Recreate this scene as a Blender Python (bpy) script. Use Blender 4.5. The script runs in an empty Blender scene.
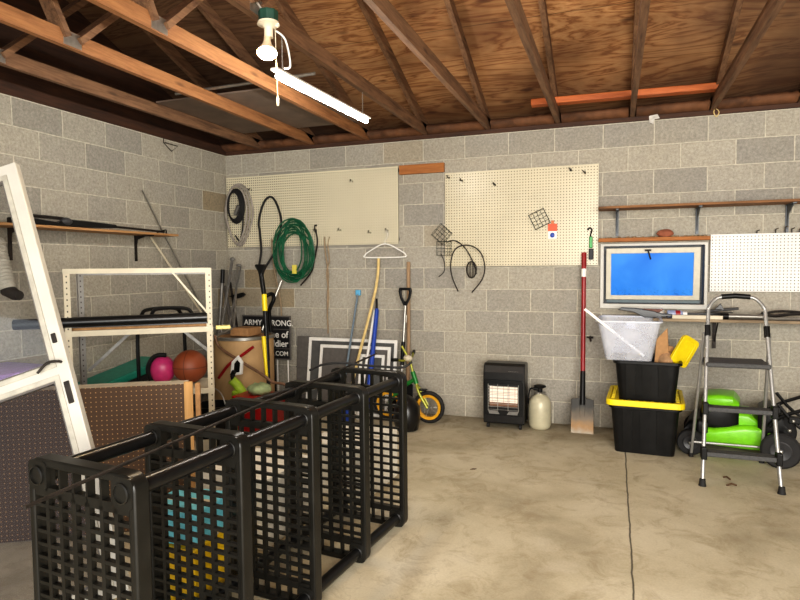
import bpy, bmesh, math, random
from mathutils import Vector, Matrix, Quaternion
random.seed(7)
COL = bpy.context.scene.collection
sc = bpy.context.scene
PI = math.pi
V = Vector

# ------------------------------------------------------------------ node helpers
class NT:
    def __init__(s, name):
        s.m = bpy.data.materials.new(name); s.m.use_nodes = True
        s.t = s.m.node_tree; s.t.nodes.clear()
        s.out = s.n('ShaderNodeOutputMaterial')
    def n(s, kind, **kw):
        nd = s.t.nodes.new(kind)
        for k, v in kw.items():
            if k.startswith('i_'):
                key = k[2:]
                key = int(key) if key.isdigit() else key.replace('_', ' ')
                s.put(nd.inputs[key], v)
            else: setattr(nd, k, v)
        return nd
    def put(s, inp, v):
        if isinstance(v, bpy.types.NodeSocket): s.t.links.new(v, inp)
        elif isinstance(v, bpy.types.Node): s.t.links.new(v.outputs[0], inp)
        elif isinstance(v, (tuple, list)) and inp.type == 'RGBA' and len(v) == 3: inp.default_value = (*v, 1)
        else: inp.default_value = v
    def math(s, op, a, b=0.0, c=None, clamp=False):
        nd = s.n('ShaderNodeMath', operation=op, use_clamp=clamp)
        s.put(nd.inputs[0], a); s.put(nd.inputs[1], b)
        if c is not None: s.put(nd.inputs[2], c)
        return nd.outputs[0]
    def mix(s, f, a, b, blend='MIX'):
        nd = s.n('ShaderNodeMix', data_type='RGBA', blend_type=blend)
        s.put(nd.inputs[0], f); s.put(nd.inputs[6], a); s.put(nd.inputs[7], b)
        return nd.outputs[2]
    def noise(s, vec, scale, detail=4, rough=.55, dist=0.0):
        nd = s.n('ShaderNodeTexNoise'); s.put(nd.inputs['Vector'], vec)
        nd.inputs['Scale'].default_value = scale; nd.inputs['Detail'].default_value = detail
        nd.inputs['Roughness'].default_value = rough; nd.inputs['Distortion'].default_value = dist
        return nd.outputs[0]
    def ramp(s, f, stops):
        nd = s.n('ShaderNodeValToRGB'); s.put(nd.inputs[0], f); e = nd.color_ramp.elements
        while len(e) < len(stops): e.new(.5)
        for q, (p, c) in zip(e, stops):
            q.position = p; q.color = (*c, 1) if len(c) == 3 else c
        return nd.outputs[0]
    def mapr(s, f, a, b, c=0.0, d=1.0):
        nd = s.n('ShaderNodeMapRange'); s.put(nd.inputs[0], f)
        for i, v in enumerate((a, b, c, d)): s.put(nd.inputs[i+1], v)
        return nd.outputs[0]
    def coord(s, scale=(1,1,1), loc=(0,0,0), rot=(0,0,0)):
        tc = s.n('ShaderNodeTexCoord'); mp = s.n('ShaderNodeMapping')
        s.t.links.new(tc.outputs['Object'], mp.inputs[0])
        mp.inputs['Scale'].default_value = scale; mp.inputs['Location'].default_value = loc; mp.inputs['Rotation'].default_value = rot
        return mp.outputs[0]
    def pbsdf(s, col, rough=.6, metal=0.0, bump=None, bstr=.3, bdist=.01, **kw):
        b = s.n('ShaderNodeBsdfPrincipled'); s.put(b.inputs['Base Color'], col)
        s.put(b.inputs['Roughness'], rough); s.put(b.inputs['Metallic'], metal)
        for k, v in kw.items(): s.put(b.inputs[k.replace('_', ' ')], v)
        if bump is not None:
            bp = s.n('ShaderNodeBump'); bp.inputs['Strength'].default_value = bstr; bp.inputs['Distance'].default_value = bdist
            s.put(bp.inputs['Height'], bump); s.t.links.new(bp.outputs[0], b.inputs['Normal'])
        s.t.links.new(b.outputs[0], s.out.inputs[0]); return b

def lin(r, g, b):
    f = lambda c: (c/255/12.92) if c/255 <= .04045 else ((c/255+.055)/1.055)**2.4
    return (f(r), f(g), f(b))

_c = {}
def paint(name, rgb, rough=.5, metal=0.0, var=.12, scale=25, **kw):
    if name in _c: return _c[name]
    t = NT(name); c = lin(*rgb); v = t.coord()
    n = t.noise(v, scale, 5)
    d = tuple(x*(1-var*1.6) for x in c); l = tuple(min(1, x*(1+var)+.002) for x in c)
    t.pbsdf(t.ramp(n, [(.3, d), (.7, l)]), rough, metal, bump=n, bstr=.08, bdist=.003, **kw)
    _c[name] = t.m; return t.m

def emis(name, rgb, strength):
    t = NT(name); e = t.n('ShaderNodeEmission'); t.put(e.inputs[0], rgb); e.inputs[1].default_value = strength
    t.t.links.new(e.outputs[0], t.out.inputs[0]); return t.m

def wood(name, dark, light, axis='y', rough=.75, scale=1.0, stain=.4):
    t = NT(name)
    sx = {'x': (1.2, 14, 14), 'y': (14, 1.2, 14), 'z': (14, 14, 1.2)}[axis]
    v = t.coord(scale=tuple(q*scale for q in sx)); v0 = t.coord()
    g = t.noise(v, 2.4, 6, .6, .6); g2 = t.noise(v, 9, 3, .6)
    f = t.math('ADD', t.math('MULTIPLY', g, .75), t.math('MULTIPLY', g2, .25))
    c = t.ramp(f, [(.32, lin(*dark)), (.68, lin(*light))])
    st = t.noise(v0, 2.2, 4)
    c = t.mix(t.mapr(st, .45, .75, 0, stain), c, tuple(q*.35 for q in lin(*dark)))
    # knots
    vo = t.n('ShaderNodeTexVoronoi'); t.put(vo.inputs['Vector'], t.coord(scale={'x': (2.2, 9, 9), 'y': (9, 2.2, 9), 'z': (9, 9, 2.2)}[axis])); vo.inputs['Scale'].default_value = 1.0
    k = t.mapr(vo.outputs['Distance'], .06, .16, 1, 0)
    c = t.mix(t.math('MULTIPLY', k, .6), c, tuple(q*.3 for q in lin(*dark)))
    t.pbsdf(c, rough, bump=f, bstr=.25, bdist=.004); return t.m

def block_mat(name, axis, off):
    t = NT(name)
    tc = t.n('ShaderNodeTexCoord'); sp = t.n('ShaderNodeSeparateXYZ'); t.t.links.new(tc.outputs['Object'], sp.inputs[0])
    u = t.math('ADD', sp.outputs['X' if axis == 'x' else 'Y'], off)
    cb = t.n('ShaderNodeCombineXYZ'); t.put(cb.inputs[0], u); t.put(cb.inputs[1], sp.outputs['Z'])
    pos = tc.outputs['Object']
    wv = t.n('ShaderNodeVectorMath', operation='SCALE'); nn = t.n('ShaderNodeTexNoise'); t.put(nn.inputs['Vector'], pos); nn.inputs['Scale'].default_value = 9
    t.t.links.new(nn.outputs['Color'], wv.inputs[0]); wv.inputs['Scale'].default_value = .006
    ad = t.n('ShaderNodeVectorMath', operation='ADD'); t.put(ad.inputs[0], cb.outputs[0]); t.put(ad.inputs[1], wv.outputs[0])
    def brick(c1, c2, mo, ms=.0058, sm=.3):
        b = t.n('ShaderNodeTexBrick'); t.put(b.inputs['Vector'], ad.outputs[0])
        b.inputs['Color1'].default_value = (*c1, 1); b.inputs['Color2'].default_value = (*c2, 1); b.inputs['Mortar'].default_value = (*mo, 1)
        b.inputs['Scale'].default_value = 1; b.inputs['Mortar Size'].default_value = ms; b.inputs['Mortar Smooth'].default_value = sm
        b.inputs['Brick Width'].default_value = .4064; b.inputs['Row Height'].default_value = .2032; b.offset = .5; b.squash = 1
        b.inputs['Bias'].default_value = 0
        return b
    b = brick((0, 0, 0), (1, 1, 1), (.5, .5, .5))
    rnd = b.outputs['Color']; fac = b.outputs['Fac']
    base = t.ramp(rnd, [(.0, lin(146, 142, 134)), (.5, lin(160, 155, 144)), (.93, lin(168, 162, 149)), (.97, lin(146, 132, 108))])
    big = t.noise(pos, 1.1, 4, .6)
    base = t.mix(t.mapr(big, .4, .7, 0, .4), base, lin(160, 152, 134))
    fine = t.noise(pos, 48, 6, .8); med = t.noise(pos, 14, 5, .65)
    base = t.mix(.8, base, t.ramp(fine, [(.34, (.33, .33, .33)), (.66, (.67, .67, .67))]), 'OVERLAY')
    base = t.mix(.4, base, t.ramp(med, [(.3, (.4, .4, .4)), (.7, (.6, .6, .6))]), 'OVERLAY')
    # dirty lower courses
    zz = t.math('ADD', sp.outputs['Z'], t.math('MULTIPLY', big, .25))
    base = t.mix(t.mapr(zz, .05, .3, .5, 0), base, lin(96, 88, 72))
    mort = t.ramp(t.noise(pos, 30, 4), [(.3, lin(176, 170, 154)), (.7, lin(216, 209, 192))])
    c = t.mix(t.math('MULTIPLY', fac, .85), base, mort)
    h = t.math('ADD', t.math('MULTIPLY', t.math('SUBTRACT', 1.0, fac), .9), t.math('MULTIPLY', fine, .5))
    t.pbsdf(c, .95, bump=h, bstr=.8, bdist=.008, Specular_IOR_Level=.2)
    return t.m

def concrete():
    t = NT('concrete_floor'); tc = t.n('ShaderNodeTexCoord'); p = tc.outputs['Object']
    sp = t.n('ShaderNodeSeparateXYZ'); t.t.links.new(p, sp.inputs[0])
    a = t.noise(p, 1.3, 6, .62, .4); b = t.noise(p, 5, 6, .7, .8); f = t.noise(p, 90, 4, .7)
    c = t.ramp(a, [(.3, lin(158, 148, 124)), (.5, lin(188, 179, 154)), (.72, lin(208, 200, 178))])
    c = t.mix(t.mapr(b, .5, .66, 0, .55), c, lin(150, 136, 108))
    c = t.mix(t.mapr(t.noise(p, 3.1, 3, .5), .6, .75, 0, .5), c, lin(206, 199, 180))
    c = t.mix(.45, c, t.ramp(f, [(.3, (.4, .4, .4)), (.7, (.6, .6, .6))]), 'OVERLAY')
    # dirt along the wall
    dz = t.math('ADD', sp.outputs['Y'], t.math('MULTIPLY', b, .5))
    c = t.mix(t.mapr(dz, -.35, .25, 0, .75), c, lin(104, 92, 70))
    # sawn joints
    wob = t.math('MULTIPLY', t.math('SUBTRACT', t.noise(p, 4, 3), .5), .02)
    jx = t.math('ABSOLUTE', t.math('SUBTRACT', t.math('ADD', sp.outputs['X'], wob), 4.055))
    j = t.mapr(jx, .0025, .006, 1, 0)
    c = t.mix(t.math('MULTIPLY', j, .85), c, lin(52, 46, 38))
    # fine cracks
    vo = t.n('ShaderNodeTexVoronoi', feature='DISTANCE_TO_EDGE'); 
    vm = t.n('ShaderNodeVectorMath', operation='ADD'); t.put(vm.inputs[0], p)
    nz = t.n('ShaderNodeTexNoise'); t.put(nz.inputs['Vector'], p); nz.inputs['Scale'].default_value = 2.5; nz.inputs['Detail'].default_value = 6
    t.t.links.new(nz.outputs['Color'], vm.inputs[1]); t.put(vo.inputs['Vector'], vm.outputs[0]); vo.inputs['Scale'].default_value = .45
    cr = t.mapr(vo.outputs[0], .0005, .002, .15, 0)
    c = t.mix(cr, c, lin(90, 80, 62))
    h = t.math('SUBTRACT', t.math('ADD', t.math('MULTIPLY', b, .4), t.math('MULTIPLY', f, .1)), j)
    rg = t.mapr(b, .3, .7, .55, .85)
    t.pbsdf(c, rg, bump=h, bstr=.3, bdist=.006)
    return t.m

def plywood():
    t = NT('roof_plywood')
    v = t.coord(scale=(.45, 2.4, 2.4)); v0 = t.coord()
    n = t.noise(v, 1.6, 5, .55, 1.2)
    rings = t.math('FRACT', t.math('MULTIPLY', n, 9))
    rings = t.math('ABSOLUTE', t.math('SUBTRACT', rings, .5))
    c = t.ramp(rings, [(.02, lin(150, 100, 60)), (.2, lin(190, 138, 90)), (.5, lin(210, 162, 112))])
    vo = t.n('ShaderNodeTexVoronoi'); t.put(vo.inputs['Vector'], t.coord(scale=(2.6, 6.5, 6.5))); vo.inputs['Scale'].default_value = .85
    k = t.mapr(vo.outputs['Distance'], .07, .17, 1, 0)
    c = t.mix(t.math('MULTIPLY', k, .85), c, lin(66, 26, 12))
    big = t.noise(v0, 1.1, 4, .6)
    c = t.mix(t.mapr(big, .42, .68, 0, .7), c, lin(84, 48, 26))
    sp = t.n('ShaderNodeSeparateXYZ'); t.t.links.new(v0, sp.inputs[0])
    # greyed towards the right hand end and dark near the eave
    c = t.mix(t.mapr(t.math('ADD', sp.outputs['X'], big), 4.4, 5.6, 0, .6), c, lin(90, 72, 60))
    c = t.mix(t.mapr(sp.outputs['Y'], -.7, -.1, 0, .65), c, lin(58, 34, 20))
    c = t.mix(t.mapr(t.math('ADD', sp.outputs['X'], t.math('MULTIPLY', big, .8)), 1.6, 2.5, .8, 0), c, lin(46, 30, 22))  # left end: shade of the unlit attic put into the plywood colour
    # sheet joints every 1.2 m down the slope
    jy = t.math('FRACT', t.math('MULTIPLY', t.math('SUBTRACT', sp.outputs['Y'], .15), 1/1.22))
    c = t.mix(t.mapr(jy, 0, .008, .8, 0), c, lin(30, 16, 9))
    t.pbsdf(c, .8, bump=rings, bstr=.1, bdist=.004)
    return t.m

def pegboard(name, col, rough=.45, r=.0043, hole=(40, 32, 24), stain=None):
    """holes on the board's own x-z plane, one inch apart"""
    t = NT(name); tc = t.n('ShaderNodeTexCoord'); sp = t.n('ShaderNodeSeparateXYZ'); t.t.links.new(tc.outputs['Object'], sp.inputs[0])
    P = .0254
    def cell(o):
        return t.math('MULTIPLY', t.math('SUBTRACT', t.math('FRACT', t.math('MULTIPLY', o, 1/P)), .5), P)
    a = cell(sp.outputs['X']); b = cell(sp.outputs['Z'])
    d = t.math('SQRT', t.math('ADD', t.math('MULTIPLY', a, a), t.math('MULTIPLY', b, b)))
    h = t.mapr(d, r*.85, r*1.1, 1, 0)
    n = t.noise(tc.outputs['Object'], 2.5, 5, .6)
    c = t.ramp(n, [(.3, tuple(q*.86 for q in lin(*col))), (.7, lin(*col))])
    if stain: c = t.mix(t.mapr(t.noise(tc.outputs['Object'], 5, 6, .7), .5, .7, 0, .6), c, lin(*stain))
    c = t.mix(h, c, lin(*hole))
    t.pbsdf(c, rough, bump=t.math('SUBTRACT', 1.0, h), bstr=.4, bdist=.003); return t.m

def glass(name, tint=(1, 1, 1), alpha=.12, rough=.03):
    t = NT(name); tr = t.n('ShaderNodeBsdfTransparent'); t.put(tr.inputs[0], tint)
    gl = t.n('ShaderNodeBsdfGlossy'); t.put(gl.inputs[0], (.9, .9, .9)); gl.inputs['Roughness'].default_value = rough
    fr = t.n('ShaderNodeFresnel'); fr.inputs[0].default_value = 1.45
    mx = t.n('ShaderNodeMixShader'); t.put(mx.inputs[0], t.math('ADD', t.math('MULTIPLY', fr.outputs[0], .5), alpha*.3, clamp=True))
    t.t.links.new(tr.outputs[0], mx.inputs[1]); t.t.links.new(gl.outputs[0], mx.inputs[2]); t.t.links.new(mx.outputs[0], t.out.inputs[0]); return t.m

def frosted(name, col, opac=.55):
    t = NT(name); tr = t.n('ShaderNodeBsdfTransparent'); t.put(tr.inputs[0], (.93, .95, 1))
    b = t.n('ShaderNodeBsdfPrincipled'); t.put(b.inputs['Base Color'], lin(*col)); b.inputs['Roughness'].default_value = .3
    b.inputs['Transmission Weight'].default_value = .1
    mx = t.n('ShaderNodeMixShader'); n = t.noise(t.coord(), 8, 3)
    t.put(mx.inputs[0], t.mapr(n, .3, .7, opac-.06, opac+.06))
    t.t.links.new(tr.outputs[0], mx.inputs[1]); t.t.links.new(b.outputs[0], mx.inputs[2]); t.t.links.new(mx.outputs[0], t.out.inputs[0]); return t.m

# ------------------------------------------------------------------ mesh helpers
def smooth_path(pts, n=6, closed=False):
    P = [V(p) for p in pts]; out = []
    N = len(P); rng = range(N if closed else N-1)
    for i in rng:
        if closed: a, b, c, d = P[(i-1) % N], P[i], P[(i+1) % N], P[(i+2) % N]
        else: a, b, c, d = P[max(i-1, 0)], P[i], P[i+1], P[min(i+2, N-1)]
        for k in range(n):
            t = k/n
            out.append(.5*((2*b)+(-a+c)*t+(2*a-5*b+4*c-d)*t*t+(-a+3*b-3*c+d)*t**3))
    if not closed: out.append(P[-1])
    return out

class MB:
    def __init__(s): s.bm = bmesh.new()
    def hexa(s, c):  # 8 corners: bottom 4, top 4
        v = [s.bm.verts.new(p) for p in c]
        for f in ((3, 2, 1, 0), (4, 5, 6, 7), (0, 1, 5, 4), (1, 2, 6, 5), (2, 3, 7, 6), (3, 0, 4, 7)): s.bm.faces.new([v[i] for i in f])
        return s
    def box(s, x0, x1, y0, y1, z0, z1):
        return s.hexa([(x0, y0, z0), (x1, y0, z0), (x1, y1, z0), (x0, y1, z0), (x0, y0, z1), (x1, y0, z1), (x1, y1, z1), (x0, y1, z1)])
    def bar(s, p0, p1, w, h, up=(0, 0, 1)):
        p0, p1 = V(p0), V(p1); d = (p1-p0).normalized(); u = V(up); side = d.cross(u)
        if side.length < 1e-4: side = d.cross(V((0, 1, 0)))
        side.normalize(); u = side.cross(d).normalized()
        a, b = side*w/2, u*h/2
        return s.hexa([p0-a-b, p0+a-b, p1+a-b, p1-a-b, p0-a+b, p0+a+b, p1+a+b, p1-a+b])
    def tube(s, pts, r, n=10, closed=False, smooth=0, caps=True):
        P = smooth_path(pts, smooth, closed) if smooth else [V(p) for p in pts]
        N = len(P); R = r if isinstance(r, (list, tuple)) else [r]*N
        if len(R) != N: R = [R[0]+(R[-1]-R[0])*i/(N-1) for i in range(N)]
        rings = []; T0 = None; nv = None
        for i, p in enumerate(P):
            if closed: T = (P[(i+1) % N]-P[i-1])
            else: T = P[min(i+1, N-1)]-P[max(i-1, 0)]
            if T.length < 1e-9: T = T0 or V((0, 0, 1))
            T = T.normalized()
            if nv is None:
                nv = T.cross(V((0, 0, 1)))
                if nv.length < 1e-3: nv = T.cross(V((0, 1, 0)))
                nv.normalize()
            else:
                nv = (nv - T*nv.dot(T))
                if nv.length < 1e-6: nv = T.orthogonal()
                nv.normalize()
            b = T.cross(nv); T0 = T
            rings.append([s.bm.verts.new(p+(nv*math.cos(2*PI*k/n)+b*math.sin(2*PI*k/n))*R[i]) for k in range(n)])
        for i in range(N if closed else N-1):
            A, B = rings[i], rings[(i+1) % N]
            for k in range(n): s.bm.faces.new([A[k], A[(k+1) % n], B[(k+1) % n], B[k]])
        if caps and not closed:
            s.bm.faces.new(rings[0][::-1]); s.bm.faces.new(rings[-1])
        return s
    def lathe(s, prof, c=(0, 0, 0), axis=(0, 0, 1), n=24, cap=True):
        c = V(c); ax = V(axis).normalized(); a = ax.orthogonal().normalized(); b = ax.cross(a); rings = []
        for r, h in prof:
            rings.append([s.bm.verts.new(c+ax*h+(a*math.cos(2*PI*k/n)+b*math.sin(2*PI*k/n))*max(r, 1e-4)) for k in range(n)])
        for A, B in zip(rings, rings[1:]):
            for k in range(n): s.bm.faces.new([A[k], A[(k+1) % n], B[(k+1) % n], B[k]])
        if cap: s.bm.faces.new(rings[0][::-1]); s.bm.faces.new(rings[-1])
        return s
    def prism(s, poly, o, u, v, w):
        """poly of (a,b) at o + a*u + b*v, extruded by vector w"""
        o, u, v, w = V(o), V(u), V(v), V(w)
        A = [s.bm.verts.new(o+u*a+v*b) for a, b in poly]; B = [s.bm.verts.new(p.co+w) for p in A]
        s.bm.faces.new(A[::-1]); s.bm.faces.new(B)
        for i in range(len(A)):
            j = (i+1) % len(A); s.bm.faces.new([A[i], A[j], B[j], B[i]])
        return s
    def ring(s, outer, inner, o, u, v, w):
        o, u, v, w = V(o), V(u), V(v), V(w); L = []
        for poly, off in ((outer, V((0, 0, 0))), (outer, w), (inner, w), (inner, V((0, 0, 0)))):
            L.append([s.bm.verts.new(o+u*a+v*b+off) for a, b in poly])
        n = len(outer)
        for q in range(4):
            A, B = L[q], L[(q+1) % 4]
            for i in range(n):
                j = (i+1) % n; s.bm.faces.new([A[i], A[j], B[j], B[i]])
        return s
    def blob(s, c, r, nu=20, nv=12, p=1.0):
        c = V(c); rings = []
        sg = lambda x: math.copysign(abs(x)**p, x)
        for i in range(1, nv):
            a = -PI/2+PI*i/nv
            rings.append([s.bm.verts.new(c+V((r[0]*sg(math.cos(a))*sg(math.cos(2*PI*k/nu)), r[1]*sg(math.cos(a))*sg(math.sin(2*PI*k/nu)), r[2]*sg(math.sin(a))))) for k in range(nu)])
        b = s.bm.verts.new(c-V((0, 0, r[2]))); t = s.bm.verts.new(c+V((0, 0, r[2])))
        for A, B in zip(rings, rings[1:]):
            for k in range(nu): s.bm.faces.new([A[k], A[(k+1) % nu], B[(k+1) % nu], B[k]])
        for k in range(nu):
            s.bm.faces.new([b, rings[0][(k+1) % nu], rings[0][k]]); s.bm.faces.new([t, rings[-1][k], rings[-1][(k+1) % nu]])
        return s
    def rough(s, amt, seed=0):
        rr = random.Random(seed)
        for v in s.bm.verts: v.co += V((rr.uniform(-1, 1), rr.uniform(-1, 1), rr.uniform(-1, 1)))*amt
        return s
    def build(s, name, mat, parent=None, bevel=0, smooth=False, local=False, seg=2):
        bmesh.ops.recalc_face_normals(s.bm, faces=s.bm.faces)
        org = V((0, 0, 0))
        if parent is not None and not local:
            p = parent
            while p is not None: org = org+p.location; p = p.parent
        elif parent is None and not local:
            vs = [v.co for v in s.bm.verts]
            org = V(((min(v.x for v in vs)+max(v.x for v in vs))/2, (min(v.y for v in vs)+max(v.y for v in vs))/2, min(v.z for v in vs)))
        for v in s.bm.verts: v.co -= org
        me = bpy.data.meshes.new(name); s.bm.to_mesh(me); s.bm.free()
        if smooth: me.shade_smooth()
        o = bpy.data.objects.new(name, me); me.materials.append(mat); COL.objects.link(o)
        if parent is not None: o.parent = parent
        elif not local: o.location = org
        if smooth and smooth != 'all':
            me.set_sharp_from_angle(angle=math.radians(38))
        if bevel:
            m = o.modifiers.new('bevel', 'BEVEL'); m.width = bevel; m.segments = seg; m.limit_method = 'ANGLE'; m.angle_limit = math.radians(40)
        return o

def rrect(x0, x1, z0, z1, r, n=5):
    out = []
    for cx, cz, a0 in ((x1-r, z1-r, 0), (x0+r, z1-r, 90), (x0+r, z0+r, 180), (x1-r, z0+r, 270)):
        for k in range(n+1):
            a = math.radians(a0+90*k/n); out.append((cx+r*math.cos(a), cz+r*math.sin(a)))
    return out

def tag(o, label, cat, group=None, kind=None):
    o['label'] = label; o['category'] = cat
    if group: o['group'] = group
    if kind: o['kind'] = kind
    return o
def thing(name, loc, label, cat, group=None, rz=0, kind=None):
    o = bpy.data.objects.new(name, None); COL.objects.link(o); o.location = loc; o.rotation_euler = (0, 0, rz); o.empty_display_size = .1
    return tag(o, label, cat, group, kind)
def copy_tree(o, parent=None):
    c = o.copy(); COL.objects.link(c)
    if parent is not None: c.parent = parent
    for ch in list(o.children): copy_tree(ch, c)
    return c
def struct(o, label=None, cat=None):
    o['kind'] = 'structure'
    if label: o['label'] = label
    if cat: o['category'] = cat
    return o

# ------------------------------------------------------------------ materials
M_blockB = block_mat('block_wall_back', 'x', 8.128)
M_blockL = block_mat('block_wall_left', 'y', 8.128+.2032)
M_floor = concrete()
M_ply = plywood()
M_joist = wood('truss_lumber', (86, 60, 42), (146, 110, 80), 'y', stain=.4)
M_joist_lit = wood('truss_lumber_bulb_lit', (120, 78, 46), (172, 122, 78), 'y', stain=.15)  # same lumber with the bulb's warm light put into its colour
M_plate = wood('sill_lumber_dark', (44, 26, 16), (84, 52, 32), 'x')
M_plateY = wood('sill_lumber_dark_side', (40, 24, 15), (76, 46, 28), 'y')
M_shelfwood = wood('shelf_wood_brown', (104, 70, 42), (158, 112, 70), 'x')
M_shelfwoodY = wood('shelf_wood_tan', (150, 108, 66), (190, 146, 98), 'y', stain=.15)
M_orangewood = wood('orange_stained_wood', (170, 84, 34), (214, 120, 58), 'x', stain=.1, rough=.45)
M_ledge = wood('ledge_wood_orange', (136, 82, 40), (184, 122, 66), 'x')
M_pine = wood('pine_pale', (170, 126, 74), (206, 164, 108), 'z', stain=.08)
M_pole = wood('pole_wood_grey', (130, 104, 78), (176, 148, 116), 'z', stain=.15)
M_pegcream = pegboard('pegboard_cream', (206, 196, 168), rough=.3)
M_pegcream2 = pegboard('pegboard_cream_grey', (216, 207, 180), r=.0060, hole=(70, 62, 50))
M_pegwhite = pegboard('pegboard_white', (226, 224, 218), r=.0044, hole=(60, 56, 52))
M_pegbrown = pegboard('pegboard_brown_back', (76, 50, 22), rough=.6, r=.0031, hole=(176, 136, 88), stain=(62, 38, 20))
M_black = paint('black_plastic', (17, 17, 17), .4, var=.25, scale=12, Specular_IOR_Level=.25)
M_blacks = paint('black_plastic_glossy', (20, 20, 21), .32, var=.2)
M_stackp = paint('shelving_black_plastic', (24, 23, 20), .36, var=.22, scale=9, Specular_IOR_Level=.32)
M_stackpole = paint('shelving_black_pole', (16, 16, 17), .3, var=.15, Specular_IOR_Level=.4)
M_rubber = paint('black_rubber', (26, 25, 25), .75, var=.2)
M_yellow = paint('yellow_plastic', (236, 210, 16), .4, var=.06)
M_white = paint('white_paint', (184, 181, 172), .4, var=.05, scale=6)
M_whitep = paint('white_plastic', (232, 230, 224), .4, var=.04)
M_cream = paint('cream_enamel', (194, 184, 160), .45, var=.07, scale=10)
M_grey = paint('galvanised_grey', (128, 126, 122), .45, .55, var=.15)
M_steel = paint('steel', (160, 158, 152), .35, .8, var=.12)
M_alu = paint('ladder_silver', (166, 166, 164), .38, .6, var=.08)
M_dark = paint('dark_iron', (44, 38, 34), .6, .4, var=.3)
M_wire = paint('dark_green_wire', (46, 54, 48), .5, .3, var=.2)
M_green = paint('mower_lime_green', (124, 206, 30), .3, var=.06)
M_bgreen = paint('bike_green', (34, 120, 48), .35, .2, var=.15)
M_lime = paint('bike_lime_fork', (150, 150, 44), .4, .3, var=.2)
M_gold = paint('yellow_rim', (222, 164, 40), .4, .1, var=.1)
M_red = paint('red_handle', (142, 20, 24), .35, var=.12)
M_redbox = paint('red_plastic', (150, 20, 20), .4, var=.1)
M_hose = paint('green_hose', (22, 92, 62), .35, var=.3, scale=15)
M_greyhose = paint('grey_hose', (156, 148, 138), .5, var=.15)
M_ball = paint('basketball_orange', (168, 86, 48), .65, var=.12, scale=90)
M_pink = paint('pink_plastic', (190, 52, 112), .4, var=.1)
M_teal = paint('teal_plastic', (24, 132, 112), .4, var=.1)
M_purple = paint('purple_plastic', (150, 116, 190), .4, var=.08)
M_blue = paint('blue_plastic', (34, 72, 170), .4, var=.12)
M_lblue = paint('light_blue_plastic', (96, 168, 206), .4, var=.08)
M_bluegrey = paint('blue_grey_rod', (112, 128, 140), .4, .2, var=.15)
M_tank = paint('tank_cream', (190, 184, 158), .4, .1, var=.1, scale=8)
M_fibre = paint('fibre_drum_tan', (190, 156, 112), .7, var=.08, scale=4)
M_card = paint('cardboard', (168, 128, 86), .85, var=.12)
M_kraft = paint('kraft_insulation', (104, 68, 42), .8, var=.35, scale=6)
M_rope = paint('rope_tan', (158, 138, 112), .85, var=.2)
M_bamboo = paint('bamboo_yellow', (216, 190, 128), .5, var=.1)
M_porc = paint('white_ceramic', (226, 214, 190), .3, var=.04)
M_jbox = paint('green_box', (28, 66, 54), .5, var=.15)
M_signblk = paint('sign_black', (22, 22, 24), .5, var=.1)
M_screen = paint('screen_mesh_grey', (84, 84, 82), .8, var=.08)
M_panelgrey = paint('grey_board', (96, 92, 88), .8, var=.1)
M_rust = paint('rusty_blade', (110, 96, 82), .55, .5, var=.35, scale=9)
M_olive = paint('lime_tool', (150, 176, 50), .5, var=.3, scale=9)
M_palegreen = paint('pale_green_bag', (150, 164, 120), .7, var=.25, scale=14)

# ------------------------------------------------------------------ the room
W, D, H = 7.3, 7.4, 2.6416
struct(MB().box(-.2, W+.2, -D-.2, .2, -.12, 0).build('floor', M_floor, local=True))
wx0, wx1, wz0, wz1 = 3.86, 4.67, 1.075, 1.605
wb = MB().box(-.2, wx0, 0, .2, 0, H).box(wx1, W, 0, .2, 0, H).box(wx0, wx1, 0, .2, 0, wz0).box(wx0, wx1, 0, .2, wz1, H)
struct(wb.build('wall_back', M_blockB, local=True))
struct(MB().box(-.2, 0, -D, 0, 0, H).build('wall_left', M_blockL, local=True))
struct(MB().box(W, W+.2, -D, .2, 0, H).build('wall_right', M_blockL, local=True))
SL = .385; ZB = 2.68
zr = lambda y: ZB+.115+SL*(-y if y > -D/2 else y+D)
rf = MB()
for y0, y1 in ((.45, -D/2), (-D/2, -D-.45)):
    rf.hexa([(-.3, y0, zr(y0)), (W+.3, y0, zr(y0)), (W+.3, y1, zr(y1)), (-.3, y1, zr(y1)), (-.3, y0, zr(y0)+.02), (W+.3, y0, zr(y0)+.02), (W+.3, y1, zr(y1)+.02), (-.3, y1, zr(y1)+.02)])
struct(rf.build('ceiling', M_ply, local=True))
# sill plates
struct(MB().box(0, W, -.01, .16, H, ZB).build('trim_1', M_plate, local=True))
struct(MB().box(-.16, .01, -D, -.01, H, ZB+.05).build('trim_2', M_plateY, local=True))
struct(MB().box(W-.01, W+.16, -D, -.01, H, ZB).build('trim_3', M_plateY, local=True))
for nm, x in (('wall_gable_left', -.10), ('wall_gable_right', W+.02)):
    struct(MB().prism([(0.3, ZB), (.3, zr(0.3)), (-D/2, zr(-D/2)), (-D-.3, zr(-D-.3)), (-D-.3, ZB)], (x, 0, 0), (0, 1, 0), (0, 0, 1), (.03, 0, 0)).build(nm, M_plateY, local=True))
# soffit closing the eave behind the plate
struct(MB().box(-.2, W+.2, .14, .17, ZB, zr(.17)).build('trim_4', M_plate, local=True))

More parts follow.
